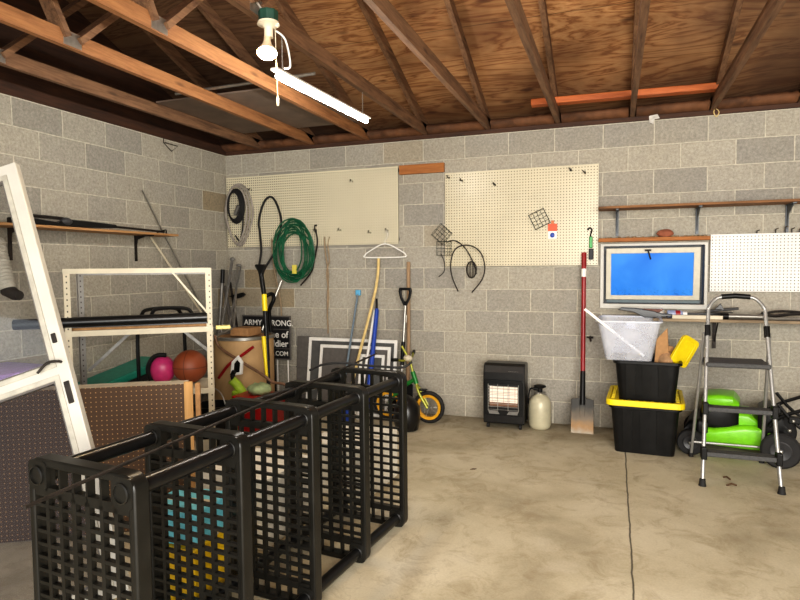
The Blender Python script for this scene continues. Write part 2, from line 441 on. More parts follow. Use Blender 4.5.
# roof trusses
TX = [.44, 1.05, 1.66, 2.26, 2.86, 3.48, 4.09, 4.70, 5.31, 5.92, 6.53]
desc = ['nearest the left block wall', 'second from the left block wall', 'beside the hanging bulb on its left, bulb light painted into its bottom chord', 'carrying the hanging light bulb and tube light',
        'above the middle pegboard left corner', 'crossing the left end of the orange board', 'crossing the middle of the orange board', 'at the right end of the orange board',
        'above the right hand shelf', 'far to the right past the stepladder', 'nearest the right wall']
for i, x in enumerate(TX):
    t = thing('roof_truss', (x, -D/2, ZB), 'wooden roof truss under the plywood, ' + desc[i], 'truss', 'roof trusses')
    mj = M_joist_lit if i in (1, 2) else M_joist
    MB().box(x-.019, x+.019, -D+.0, .12, ZB, ZB+.09).build('bottom_chord', mj, t)
    for s in (1, -1):
        yy = lambda y: y if s == 1 else -D-y
        m = MB(); z0 = zr(.1)-.006; z1 = zr(-D/2)-.006
        a = [(x-.019, yy(.1), z0-.095), (x+.019, yy(.1), z0-.095), (x+.019, yy(-D/2), z1-.095), (x-.019, yy(-D/2), z1-.095)]
        m.hexa(a+[(p[0], p[1], p[2]+.093) for p in a]); m.build('top_chord', M_joist, t)
        MB().bar((x, yy(-2.84), ZB+.05), (x, yy(-2.0), zr(-2.0)-.06), .036, .088, (1, 0, 0)).build('web', M_joist, t)
        MB().bar((x, yy(-2.92), ZB+.05), (x, yy(-3.68), zr(-3.68)-.1), .036, .088, (1, 0, 0)).build('web', M_joist, t)
        for sd in (-1, 1):
            MB().box(x+sd*.0195-.0008, x+sd*.0195+.0008, min(yy(-2.94), yy(-2.82)), max(yy(-2.94), yy(-2.82)), ZB+.008, ZB+.088).build('gusset_plate', M_steel, t)
# insulation between trusses at the eave
edges = [-.1]+TX
for i in range(len(edges)-1):
    x0, x1 = edges[i]+.03, edges[i+1]-.03
    if x1-x0 < .2: continue
    m = MB(); n = 14; R = random.Random(i)
    top = []; 
    for k in range(n+1):
        xx = x0+(x1-x0)*k/n; b = R.uniform(-.03, .03)
        top.append((xx, b))
    prev = None
    for xx, b in top:
        row = [m.bm.verts.new((xx, .10, ZB+.0)), m.bm.verts.new((xx, -.02+b*.5, ZB+.004)), m.bm.verts.new((xx, -.09+b, ZB+.045+b*.3)), m.bm.verts.new((xx, -.05+b*.5, ZB+.082)), m.bm.verts.new((xx, .08, ZB+.07))]
        if prev:
            for q in range(4): m.bm.faces.new([prev[q], prev[q+1], row[q+1], row[q]])
        prev = row
    o = m.build('insulation_batt', M_kraft, smooth='all')
    where = ['in the corner bay', 'second bay from the corner', 'third bay, left of the tube light', 'behind the tube light end', 'above the left pegboard end', 'above the middle pegboard', 'under the left half of the orange board', 'under the right half of the orange board', 'above the right wall shelf', 'past the stepladder', 'near the right wall'][i]
    tag(o, 'brown kraft insulation at the eave ' + where, 'insulation', 'insulation batts at the eave')

# window
w = struct(bpy.data.objects.new('window_1', None)); COL.objects.link(w); w.location = (4.265, 0, wz0)
MB().ring([(3.845, 1.055), (4.685, 1.055), (4.685, 1.615), (3.845, 1.615)], [(3.875, 1.098), (4.66, 1.098), (4.66, 1.592), (3.875, 1.592)], (0, -.025, 0), (1, 0, 0), (0, 0, 1), (0, .12, 0)).build('window_frame', M_white, w, bevel=.004)
# hopper sash, a little open: top tips into the room
T = lambda z: -.035-(z-1.12)*.09
def sashring(o, i_, th):
    m = MB(); L = []
    for poly, off in ((o, 0), (o, th), (i_, th), (i_, 0)): L.append([m.bm.verts.new((a, T(b)+off, b)) for a, b in poly])
    for q in range(4):
        for k in range(4): m.bm.faces.new([L[q][k], L[q][(k+1) % 4], L[(q+1) % 4][(k+1) % 4], L[(q+1) % 4][k]])
    return m
rc = lambda a, b, c, d: [(a, c), (b, c), (b, d), (a, d)]
sash = sashring(rc(3.895, 4.625, 1.135, 1.572), rc(3.935, 4.575, 1.172, 1.528), .03).build('window_sash', paint('sash_cream', (192, 186, 168), .45, var=.05), w, bevel=.003)
tb = NT('blue_pane'); p = tb.coord(); n = tb.noise(p, 3, 4, .5, .5); sp = tb.n('ShaderNodeSeparateXYZ'); tb.put(sp.inputs[0], p)
cc = tb.ramp(n, [(.3, lin(36, 128, 228)), (.7, lin(70, 158, 244))])
sk = tb.noise(p, 45, 6, .8); edge = tb.mapr(sp.outputs['Z'], .09, .17, .5, .0)
cc = tb.mix(tb.math('MULTIPLY', tb.mapr(sk, .5, .62, 0, 1), edge), cc, lin(20, 50, 90))
bs = tb.pbsdf(cc, .3, Emission_Color=cc, Emission_Strength=.95, Specular_IOR_Level=.1)  # pane emits blue in place of light coming through from outside
bs.inputs['Base Color'].default_value = (.0, .0, .0, 1)
for l in list(bs.inputs['Base Color'].links): tb.t.links.remove(l)
m = MB(); m.hexa([(3.93, T(1.165)+.012, 1.165), (4.58, T(1.165)+.012, 1.165), (4.58, T(1.165)+.018, 1.165), (3.93, T(1.165)+.018, 1.165), (3.93, T(1.535)+.012, 1.535), (4.58, T(1.535)+.012, 1.535), (4.58, T(1.535)+.018, 1.535), (3.93, T(1.535)+.018, 1.535)])
m.build('window_pane', tb.m, w)
m = MB(); m.box(4.20, 4.25, T(1.55)-.02, T(1.55), 1.545, 1.56).bar((4.225, T(1.55)-.02, 1.552), (4.245, T(1.5)-.035, 1.475), .014, .01); m.build('latch', M_dark, w, bevel=.002)
MB().box(3.9, 4.63, -.012, .02, 1.108, 1.132).build('window_track', paint('track_dark', (30, 60, 66), .4), w)
MB().box(3.86, 4.67, .10, .12, 1.07, 1.60).build('window_backing', paint('storm_backing', (24, 26, 28), .4), w)

# ------------------------------------------------------------------ wall boards, ledges and shelves
def board(name, x0, x1, z0, z1, mat, label, th=.012, y=-.028, cleat=True):
    o = thing(name, (x0, y, z0), label, 'pegboard')
    b = MB().box(0, x1-x0, -th/2, th/2, 0, z1-z0).build('panel', mat, o, local=True)
    if cleat:
        for zz in (.03, z1-z0-.05): MB().box(.0, x1-x0, th/2, .02795, zz, zz+.03).build('cleat', M_plate, o, local=True)
    return o
board('pegboard', .02, 1.985, 1.655, 2.40, M_pegcream2, 'long cream pegboard holding the hoses, left on the back wall')
board('pegboard', 2.455, 3.825, 1.432, 2.305, M_pegcream, 'cream pegboard in the middle of the back wall with wire cages')
board('pegboard', 4.70, 5.92, 1.208, 1.673, M_pegwhite, 'white pegboard right of the blue window')
tag(MB().box(2.0, 2.445, -.04, .0005, 2.318, 2.405).build('wood_plank', M_ledge, bevel=.003), 'short orange-brown plank on the block wall between two cream pegboards', 'plank')
# shelf at the upper right
t = thing('wall_shelf', (4.8, -.12, 1.89), 'long empty brown plank shelf above the blue window and white pegboard', 'shelf')
MB().box(3.83, 5.95, -.26, -.004, 1.897, 1.916).build('shelf_board', M_shelfwood, t, bevel=.002)
for x in (3.98, 4.60, 5.24, 5.8):
    m = MB().box(x-.012, x+.012, -.012, -.003, 1.68, 1.895).box(x-.012, x+.012, -.22, -.004, 1.887, 1.896)
    m.prism([(-.012, 1.70), (-.012, 1.885), (-.19, 1.885), (-.06, 1.82)], (x-.003, 0, 0), (0, 1, 0), (0, 0, 1), (.006, 0, 0)); m.build('bracket', paint('bracket_blue_grey', (92, 96, 100), .5, .3), t)
# ledge above the window
t = tag(MB().box(3.83, 4.69, -.11, -.004, 1.628, 1.66).build('wood_ledge', M_ledge, bevel=.004), 'orange-brown wooden ledge littered with scraps directly above the blue window', 'ledge')
tag(MB().blob((4.355, -.07, 1.69), (.065, .03, .034)).rough(.003).build('fungus', paint('brick_lump', (150, 90, 66), .9, var=.2), smooth='all'), 'reddish brown rounded lump on the ledge above the window', 'lump')
R = random.Random(3)
m = MB()
for k in range(40):
    x = R.uniform(3.88, 4.67); y = R.uniform(-.1, -.03); s = R.uniform(.004, .012)
    m.blob((x, y, 1.66+s*.5), (s*1.5, s, s*.6), 6, 4)
tag(m.build('debris', paint('debris_pale', (150, 130, 104), .9, var=.5, scale=60)), 'crumbs and nut shells scattered on the ledge above the window', 'debris', kind='stuff')
for k, (x, h) in enumerate(((5.03, .02), (5.16, .03), (5.225, .045), (5.27, .03), (5.32, .025))):
    o = MB().tube([(x, -.028, 1.674), (x, -.03, 1.674+h), (x+.015, -.045, 1.68+h)], .004, 6).build('peg_hook', M_dark)
    tag(o, 'small dark metal hook standing on the top edge of the white pegboard', 'hook', 'hooks on top of the white pegboard')
# bench shelf under the window
t = thing('workbench_shelf', (5.0, -.15, .95), 'weathered plank work shelf under the white pegboard holding tools', 'shelf')
MB().box(4.26, 5.95, -.31, .0004, .978, 1.0).build('shelf_board', wood('bench_wood_grey', (120, 102, 80), (168, 150, 124), 'x'), t, bevel=.003)
for x in (4.74, 5.6):
    m = MB().box(x-.013, x+.013, -.037, -.031, .74, .977).box(x-.013, x+.013, -.25, -.031, .968, .977).bar((x, -.04, .80), (x, -.2, .965), .008, .014); m.build('bracket', M_dark, t)
# items on the bench
t = thing('garden_shears', (4.2, -.25, 1.02), 'black long pruning tool lying at the left end of the work shelf below the window', 'tool')
m = MB(); m.prism([(3.99, 1.062), (4.02, 1.082), (4.13, 1.078), (4.26, 1.058), (4.33, 1.035), (4.40, 1.035), (4.41, 1.018), (4.28, 1.003), (4.2, 1.003), (4.11, 1.045), (4.02, 1.058)], (0, -.27, 0), (1, 0, 0), (0, 0, 1), (0, .03, 0)); m.build('blade', M_blacks, t, bevel=.005)
MB().prism([(4.17, 1.055), (4.31, 1.045), (4.34, 1.07), (4.19, 1.075)], (0, -.265, 0), (1, 0, 0), (0, 0, 1), (0, .02, 0)).build('grip', paint('brown_grip', (104, 62, 48), .6), t, bevel=.004)
t = thing('spray_can', (4.40, -.2, 1.0), 'small red, white and blue spray can lying on the work shelf beside the window corner', 'can')
MB().lathe([(.026, 0), (.03, .004), (.03, .10), (.02, .118)], (4.37, -.22, 1.031), (1, 0, 0)).build('body', paint('can_blue_white', (150, 160, 190), .3), t, smooth=True)
MB().lathe([(.031, 0), (.031, .035)], (4.43, -.22, 1.031), (1, 0, 0)).build('band', M_redbox, t, smooth=True)
MB().lathe([(.022, 0), (.022, .03)], (4.485, -.22, 1.031), (1, 0, 0)).build('cap', M_whitep, t, smooth=True)
tag(MB().lathe([(.03, 0), (.034, .004), (.03, .06), (.012, .075)], (4.32, -.18, 1.0)).build('glass_jar', frosted('jar_frost', (220, 216, 210), .6), smooth=True), 'small cloudy jar on the work shelf under the window corner', 'jar')
tag(MB().box(4.40, 4.76, -.305, -.27, 1.0, 1.03).build('spirit_level', M_cream, bevel=.003), 'cream straight edge bar lying along the front of the work shelf', 'level')
t = thing('grease_gun', (4.9, -.25, 1.0), 'grey metal tool with black end lying on the work shelf behind the ladder', 'tool')
MB().tube([(4.80, -.27, 1.025), (5.05, -.25, 1.022)], [.024, .018], 12).build('barrel', M_steel, t, smooth=True)
MB().tube([(4.745, -.275, 1.026), (4.80, -.27, 1.025)], .026, 12).build('nose', M_black, t, smooth=True)
tag(MB().bar((4.5, -.13, 1.02), (4.86, -.10, 1.03), .02, .03).bar((4.66, -.12, 1.05), (4.90, -.09, 1.075), .03, .02).prism([(4.72, 1.06), (4.77, 1.115), (4.80, 1.06)], (0, -.12, 0), (1, 0, 0), (0, 0, 1), (0, .02, 0)).bar((4.79, -.14, 1.01), (4.92, -.16, 1.0145), .03, .025).build('hedge_clippers', M_blacks, bevel=.003), 'black angular clippers on the work shelf framed by the ladder hoop', 'clippers')
tag(MB().tube([(5.04, -.2, 1.05), (5.12, -.22, 1.03), (5.25, -.2, 1.045), (5.35, -.22, 1.05)], .012, 8, smooth=4).tube([(5.0, -.16, 1.015), (5.15, -.15, 1.06), (5.34, -.15, 1.055)], .009, 8, smooth=4).tube([(4.98, -.24, 1.012), (5.2, -.26, 1.012), (5.4, -.24, 1.015)], .008, 8, smooth=4).build('black_straps', M_dark, smooth=True), 'tangle of black straps on the work shelf right of the ladder hoop', 'strap')
tag(MB().tube([(5.05, -.29, 1.012), (5.75, -.27, 1.012)], .01, 8).build('metal_rod', M_steel, smooth=True), 'pale metal rod lying at the front edge of the work shelf', 'rod')
tag(MB().tube([(3.767, -.004, .80), (3.767, -.05, .80)], .012, 8).tube([(3.74, -.05, .80), (3.795, -.055, .80)], .008, 8).tube([(3.767, -.05, .80), (3.775, -.07, .77)], .009, 8).build('water_tap', M_dark, smooth=True), 'small dark tap on the block wall right of the red shovel', 'tap')

# left wall shelf
t = thing('wall_shelf', (.14, -1.9, 1.73), 'tan wooden plank shelf on the left block wall holding a black air rifle', 'shelf')
MB().box(.0, .235, -2.75, -1.06, 1.725, 1.743).build('shelf_board', M_shelfwoodY, t, bevel=.002)
for y in (-2.5, -1.34):
    m = MB().box(.002, .01, y-.013, y+.013, 1.50, 1.724).box(.002, .2, y-.013, y+.013, 1.716, 1.725).prism([(.01, 1.60), (.01, 1.716), (.12, 1.716), (.03, 1.69)], (0, y-.003, 0), (1, 0, 0), (0, 0, 1), (0, .006, 0)); m.build('bracket', M_dark, t)
t = thing('air_rifle', (.16, -1.9, 1.744), 'black long air rifle lying on the tan shelf of the left wall', 'rifle')
MB().prism([(-2.62, 1.785), (-2.44, 1.79), (-2.25, 1.775), (-2.2, 1.80), (-2.02, 1.80), (-1.72, 1.79), (-1.70, 1.765), (-1.95, 1.75), (-2.62, 1.745)], (.14, 0, 0), (0, 1, 0), (0, 0, 1), (.04, 0, 0)).build('stock', M_black, t, bevel=.006)
MB().tube([(.16, -1.72, 1.775), (.16, -1.16, 1.762)], .009, 8).build('barrel', M_dark, t, smooth=True)
MB().tube([(.16, -2.6, 1.81), (.16, -2.2, 1.805)], .012, 8).build('sight', M_dark, t, smooth=True)
MB().blob((.165, -2.18, 1.785), (.03, .05, .03), 12, 8).build('grip', paint('grip_grey', (58, 58, 60), .5), t, smooth='all')
tag(MB().tube([(.16, -1.25, 1.752), (.18, -1.18, 1.775), (.15, -1.12, 1.78), (.13, -1.1, 1.752), (.17, -1.14, 1.749)], .006, 6, smooth=4).build('cord_loop', M_black, smooth=True), 'small black cord loop at the right end of the left wall shelf', 'cord')
tag(MB().tube([(.012, -.96, 2.64), (.016, -.97, 2.60), (.03, -.88, 2.535), (.02, -.78, 2.60), (.012, -.95, 2.605)], .004, 6).build('triangle_hanger', M_dark, smooth=True), 'small dark wire triangle hanging high on the left wall near the corner', 'hook')
tag(MB().tube([(.016, -1.252, 2.13), (.03, -.98, 1.70), (.06, -.52, 1.01), (.10, -.06, .0)], .0075, 8).build('metal_pole', M_steel, smooth=True), 'thin pale pole leaning on the left wall from the shelf end', 'pole')
tag(MB().tube([(.016, -1.17, 1.72), (.20, -.706, .98), (.30, -.10, .0)], .010, 8).build('bent_pole', M_cream, smooth=True), 'cream thin pole slanting down from the left wall shelf behind the rack', 'pole')

# ------------------------------------------------------------------ ceiling lights and things
t = thing('hanging_bulb', (2.30, -2.85, 2.68), 'glowing warm reflector bulb in a white holder below a green box', 'light')
MB().prism([(.05*math.cos(k*PI/4+PI/8), .05*math.sin(k*PI/4+PI/8)) for k in range(8)], (2.325, -2.85, 2.655), (1, 0, 0), (0, 1, 0), (0, 0, .055)).build('junction_box', M_jbox, t, bevel=.004)
MB().lathe([(.052, .0), (.056, -.012), (.03, -.02), (.022, -.03), (.022, -.075)], (2.325, -2.85, 2.655)).build('lamp_holder', M_porc, t, smooth=True)
b = MB().lathe([(.016, .0), (.018, -.03), (.026, -.06), (.046, -.095), (.048, -.105)], (2.32, -2.855, 2.585), (-.2, .38, 1), cap=False).build('bulb', paint('bulb_neck', (236, 214, 180), .3), t, smooth='all')
MB().lathe([(.047, -.104), (.040, -.112), (.02, -.117), (.001, -.118)], (2.32, -2.855, 2.585), (-.2, .38, 1), cap=False).build('bulb_face', emis('bulb_glow', lin(255, 222, 170), 380), b, smooth='all')
MB().tube([(2.35, -2.83, 2.64), (2.352, -2.82, 2.29)], .0022, 6).lathe([(.006, 0), (.008, .03), (.003, .05)], (2.352, -2.82, 2.25)).build('pull_chain', M_porc, t)
MB().tube([(2.35, -2.82, 2.62), (2.385, -2.79, 2.58), (2.37, -2.72, 2.48), (2.30, -2.66, 2.49)], .005, 6, smooth=5).build('power_cord', M_whitep, t, smooth=True)
t = thing('tube_light', (2.26, -2.05, 2.47), 'glowing white tube light hanging on chains from the roof truss', 'light')
MB().tube([(2.26, -2.66, 2.455), (2.255, -1.45, 2.49)], .017, 12).build('tube', emis('tube_glow', (1.0, .96, .90), 120), t, smooth=True)
MB().bar((2.26, -2.70, 2.482), (2.255, -1.41, 2.518), .045, .014).build('housing', M_whitep, t, bevel=.003)
for y, z in ((-2.6, 2.49), (-1.5, 2.522)):
    m = MB(); k = 0; zz = z
    while zz < 2.685:
        if k % 2: m.tube([(2.252, y, zz), (2.252, y+.004, zz+.008), (2.252, y, zz+.016), (2.252, y-.004, zz+.008)], .0014, 5, closed=True)
        else: m.tube([(2.252, y, zz), (2.256, y, zz+.008), (2.252, y, zz+.016), (2.248, y, zz+.008)], .0014, 5, closed=True)
        zz += .0135; k += 1
    m.build('chain', M_steel, t)
tag(MB().tube([(2.16, -3.3, 2.83), (2.2, -3.1, 2.80), (2.25, -2.95, 2.80), (2.30, -2.86, 2.712)], .006, 6, smooth=5).build('electric_cable', M_greyhose, smooth=True), 'grey cable running through the roof to the green light box', 'cable')
m = MB(); m.bar((3.285, -.30, 2.80), (4.72, -.24, 2.80), .10, .05); 
tag(m.build('orange_board', M_orangewood, bevel=.006), 'long orange stained board lying across the roof trusses near the back wall', 'board')
tag(MB().box(.46, 1.72, -1.55, -.35, 2.772, 2.784).build('plywood_sheet', paint('grey_panel', (120, 104, 92), .8, var=.15, scale=4)), 'grey sheet panel lying on the left roof trusses', 'panel')
tag(MB().tube([(.75, -1.66, 2.785), (1.98, -1.7, 2.785)], .012, 8).build('attic_rod', M_steel, smooth=True), 'pale rod lying across the left trusses', 'rod')
m = MB(); m.prism([(-.035, .02), (-.03, -.035), (0, -.05), (.01, -.01), (.05, -.005), (.03, .03)], (4.255, -.016, 2.655), (1, 0, 0), (0, 0, 1), (0, .017, 0)); m.bar((4.23, -.018, 2.64), (4.29, -.018, 2.665), .006, .004)
tag(m.build('tin_scrap', paint('tin', (170, 166, 158), .4, .6, var=.2)), 'crumpled tin scrap stuck at the top of the back wall', 'scrap')
tag(MB().tube([(4.72, -.008, 2.69), (4.705, -.02, 2.66), (4.725, -.012, 2.625), (4.745, -.008, 2.66)], .004, 6, closed=True, smooth=4).build('wire_loop', M_bamboo, smooth=True), 'small pale wire loop hanging from the wall top near the orange board end', 'wire')

# ------------------------------------------------------------------ pegboard things
def cage(c, rot, s=.145, d=.045, label=''):
    m = MB(); n = 4; R = Matrix.Rotation(rot, 3, 'Y')
    def P(a, b, y): return V(c)+R@V((a, 0, b))+V((0, y, 0))
    for y in (0, -d):
        for k in range(n+1):
            q = -s/2+s*k/n
            if y and 0 < k < n: continue
            m.tube([P(q, -s/2, y), P(q, s/2, y)], .0019, 5); m.tube([P(-s/2, q, y), P(s/2, q, y)], .0019, 5)
    for a in (-s/2, 0, s/2):
        for b in (-s/2, 0, s/2): m.tube([P(a, b, 0), P(a, b, -d)], .0022, 5)
    return tag(m.build('wire_cage', M_wire), label, 'wire cage')
cage((2.435, -.06, 1.735), math.radians(42), .135, label='dark wire cage tilted like a diamond at the left edge of the middle pegboard')
CG = cage((2.455, -.06, 1.60), math.radians(2), .13, label='dark square wire cage hanging under the diamond shaped one')
cage((3.33, -.045, 1.845), math.radians(-25), .14, label='dark tilted wire cage on the middle pegboard beside an orange packet')
t = thing('blister_pack', (3.443, -.045, 1.67), 'orange and white packet hanging on the middle pegboard', 'packet')
MB().box(3.405, 3.478, -.045, -.034, 1.67, 1.735).build('card', M_whitep, t)
MB().box(3.402, 3.481, -.048, -.036, 1.736, 1.80).build('top_card', paint('orange_card', (226, 84, 40), .5), t, bevel=.002)
MB().blob((3.442, -.056, 1.70), (.02, .008, .022)).build('blister', M_blue, t, smooth='all')
MB().prism([(-.012, 0), (.012, 0), (.012, .03), (-.012, .03)], (3.442, -.05, 1.80), (1, 0, 0), (0, 0, 1), (0, .01, 0)).build('tab', M_orangewood, t)
t = thing('hanging_planter_hoop', (2.7, -.08, 1.2), 'dark wire plant hanger with curved arms on the middle pegboard lower left', 'plant hanger')
MB().tube([(2.60, -.12, 1.20), (2.545, -.12, 1.33), (2.53, -.12, 1.46), (2.575, -.12, 1.59), (2.69, -.12, 1.625), (2.80, -.12, 1.57), (2.85, -.12, 1.44), (2.825, -.12, 1.31), (2.73, -.12, 1.19)], .006, 7, smooth=5).build('hoop', M_dark, t, smooth=True)
MB().tube([(2.47, -.05, 1.66), (2.56, -.07, 1.67), (2.66, -.09, 1.60), (2.74, -.1, 1.46), (2.77, -.1, 1.36)], .0055, 7, smooth=5).build('arm', M_dark, t, smooth=True)
m = MB()
for k in range(5):
    a = k*PI/5; m.tube([(2.72+.05*math.cos(q)*math.cos(a), -.09+.03*math.cos(q)*math.sin(a), 1.40+.08*math.sin(q)) for q in [j*2*PI/12 for j in range(12)]], .003, 5, closed=True)
m.build('cage', M_dark, t)
MB().tube([(2.42, -.06, 1.55), (2.455, -.07, 1.47), (2.45, -.07, 1.38), (2.40, -.07, 1.335)], .004, 6, smooth=4).build('tail', M_dark, CG, smooth=True)
t = thing('hose_clip', (3.765, -.05, 1.46), 'green and black clip hanging at the right edge of the middle pegboard above the shovel', 'clip')
MB().tube([(3.74, -.05, 1.735), (3.755, -.05, 1.755), (3.775, -.05, 1.74), (3.765, -.05, 1.70), (3.765, -.05, 1.68)], .007, 6, smooth=4).build('hook', M_black, t, smooth=True)
MB().box(3.752, 3.782, -.055, -.036, 1.58, 1.68).build('body', M_bgreen, t, bevel=.005)
MB().box(3.75, 3.79, -.06, -.036, 1.48, 1.575).build('base', M_black, t, bevel=.006)
k = 0
for x, z, lb in ((2.496, 2.25, 'metal peg hook at the top left corner of the middle pegboard'), (2.62, 2.215, 'metal peg hook second from the top left of the middle pegboard'), (3.596, 2.25, 'metal peg hook near the top right of the middle pegboard'),
                 (3.713, 2.22, 'metal peg hook at the top right corner of the middle pegboard'), (2.929, 2.16, 'dark peg below the top edge of the middle pegboard'), (.339, 2.244, 'metal peg hook beside the grey hose'), (1.508, 2.27, 'long metal peg hook high on the left pegboard'),
                 (1.10, 1.80, 'metal bracket hook right of the green hose'), (1.369, 1.795, 'small dark peg at the lower edge of the left pegboard'), (1.694, 1.76, 'small dark peg left of the white hanger'), (1.875, 1.775, 'dark peg holding the white hanger')):
    o = MB().tube([(x-.02, -.033, z+.035), (x-.012, -.06, z+.02), (x, -.10, z), (x+.004, -.105, z+.02)], .004, 6).blob((x, -.038, z+.01), (.008, .005, .01), 8, 6).build('peg_hook', M_dark)
    tag(o, lb, 'hook')
# green hose
t = thing('garden_hose', (.88, -.1, 1.27), 'coiled green garden hose hanging on the left pegboard', 'hose')
m = MB(); R = random.Random(5); pts = []
turns = 13
for i in range(turns*20):
    a = 2*PI*i/20; k = i/20
    rx = .175+.06*math.sin(k*2.4); rz = .26+.06*math.sin(k*1.7+1)
    ox = .012*math.sin(k*1.1); 
    pts.append((.88+ox+rx*math.cos(a), -.065-.006*turns/2+.010*math.sin(k*3.1)-.0045*k, 1.60+.02*math.sin(k*1.9)+rz*math.sin(a)-(.03 if math.sin(a) < 0 else 0)*abs(math.cos(a))))
m.tube(pts, .0072, 7); m.build('coil', M_hose, t, smooth=True)
MB().box(.885, .93, -.175, -.15, 1.37, 1.46).build('tag', paint('yellow_tag', (220, 206, 90), .5), t, bevel=.004)
# grey hose coil with black inner loops
t = thing('grey_hose_coil', (.18, -.08, 1.65), 'coiled grey hose with black inner cable hanging at the left end of the pegboard', 'hose')
m = MB()
for j in range(3):
    pp = []
    for i in range(28):
        a = 2*PI*i/28; s = math.sin(a)
        w_ = (.176-.022*j)*(1 if s > -.1 else 1-.35*(-s))
        pp.append((.19+w_*math.cos(a), -.06-.022*j, 1.995+(.33-.014*j)*s))
    m.tube(pp, .0095, 8, closed=True)
m.build('coil', M_greyhose, t, smooth=True)
m = MB()
for j in range(4):
    pp = [(.165+(.10-.008*j)*math.cos(a), -.07-.015*j, 2.09+(.18-.012*j)*math.sin(a)) for a in [2*PI*i/24 for i in range(24)]]
    m.tube(pp, .009, 7, closed=True)
m.tube([(.22, -.09, 2.10), (.26, -.09, 2.0), (.25, -.1, 1.80), (.21, -.09, 1.72), (.16, -.09, 1.78)], .008, 7, smooth=4)
m.build('cable', M_rubber, t, smooth=True)
MB().tube([(.17, -.1, 2.0), (.23, -.12, 2.09)], .02, 10).build('connector', M_grey, t, smooth=True)
# black cable loop
tag(MB().tube([(.475, -.15, 1.43), (.50, -.13, 1.60), (.47, -.10, 1.80), (.445, -.08, 1.90), (.465, -.07, 2.02), (.51, -.06, 2.13), (.575, -.055, 2.172), (.64, -.06, 2.12), (.70, -.07, 1.98), (.715, -.08, 1.88), (.69, -.10, 1.74), (.67, -.12, 1.62), (.60, -.14, 1.50), (.56, -.15, 1.44)], .0115, 8, smooth=4).build('black_hose_loop', M_rubber, smooth=True), 'black rubber hose loop hanging between the grey and the green coil', 'hose')
def strand(name, pts, r, mat, label, cat): return tag(MB().tube(pts, r, 6, smooth=5).build(name, mat, smooth=True), label, cat)
strand('rope', [(1.20, -.06, 1.74), (1.21, -.07, 1.6), (1.235, -.06, 1.35), (1.22, -.06, 1.05), (1.225, -.06, .76)], .007, M_rope, 'tan rope hanging straight down right of the green hose', 'rope')
strand('rope', [(1.25, -.05, 1.74), (1.235, -.06, 1.66), (1.25, -.06, 1.5), (1.225, -.075, 1.38), (1.245, -.075, 1.15), (1.222, -.075, .95)], .006, M_rope, 'second tan rope twisted beside the straight one right of the green hose', 'rope')
strand('rope', [(.61, -.034, 1.70), (.61, -.08, 1.705), (.60, -.09, 1.72), (.62, -.1, 1.52), (.645, -.1, 1.35), (.70, -.1, 1.08), (.72, -.1, .60)], .007, M_rope, 'pale rope hanging left of the green hose down to the sign', 'rope')
strand('bungee_hook_strap', [(1.10, -.034, 1.86), (1.10, -.08, 1.84), (1.13, -.08, 1.7), (1.09, -.08, 1.5), (1.05, -.08, 1.38), (.93, -.08, 1.25)], .008, M_dark, 'dark strap hanging at the right side of the green hose', 'strap')
# hanger
tag(MB().tube([(1.875, -.10, 1.78), (1.90, -.10, 1.76), (1.895, -.10, 1.72), (1.87, -.10, 1.69), (1.87, -.10, 1.655)], .004, 6, smooth=4).tube([(1.87, -.10, 1.655), (1.70, -.10, 1.58), (1.662, -.10, 1.55), (1.68, -.10, 1.525), (2.05, -.10, 1.525), (2.078, -.10, 1.55), (2.04, -.10, 1.58)], .007, 7, closed=True, smooth=4).build('clothes_hanger', M_whitep, smooth=True), 'white plastic clothes hanger hooked at the lower edge of the left pegboard', 'hanger')

# ------------------------------------------------------------------ long tools on the back wall
tag(MB().tube([(1.80, -.09, 1.53), (1.775, -.12, 1.21), (1.63, -.26, .50), (1.54, -.36, .0)], .014, 8, smooth=4).build('bamboo_pole', M_bamboo, smooth=True), 'yellow bamboo pole leaning under the white hanger', 'pole')
tag(MB().tube([(1.725, -.03, 1.0), (1.70, -.42, .0)], .014, 8).build('white_pole', M_whitep, smooth=True), 'white pole beside the blue board on the back wall', 'pole')
t = thing('blue_pool_noodle', (1.77, -.1, 0), 'blue flat folded umbrella standing against the wall beside the bamboo pole', 'umbrella')
MB().tube([(1.775, -.40, .02), (1.772, -.235, .5), (1.764, -.065, 1.0), (1.76, -.06, 1.02)], [.026, .018], 10).build('canopy', M_blue, t, smooth=True)
MB().tube([(1.76, -.055, 1.02), (1.757, -.05, 1.12)], .01, 8).build('tip', M_black, t, smooth=True)
t['label'] = 'folded blue umbrella standing against the wall beside the bamboo pole'; t.name = 'folded_umbrella'
t = thing('floor_mop', (1.53, -.12, 0), 'light blue thin mop handle with blue clip top against the wall', 'mop')
MB().tube([(1.558, -.05, 1.18), (1.50, -.40, .01)], .011, 8).build('handle', M_bluegrey, t, smooth=True)
MB().box(1.535, 1.585, -.065, -.035, 1.15, 1.205).build('clip', M_lblue, t, bevel=.004)
tag(MB().tube([(2.085, -.03, 1.478), (2.09, -.06, .7), (2.09, -.12, .0)], .018, 10).build('wooden_pole', M_pole, smooth=True), 'grey-brown wooden pole leaning on the wall behind the black grip shovel', 'pole')
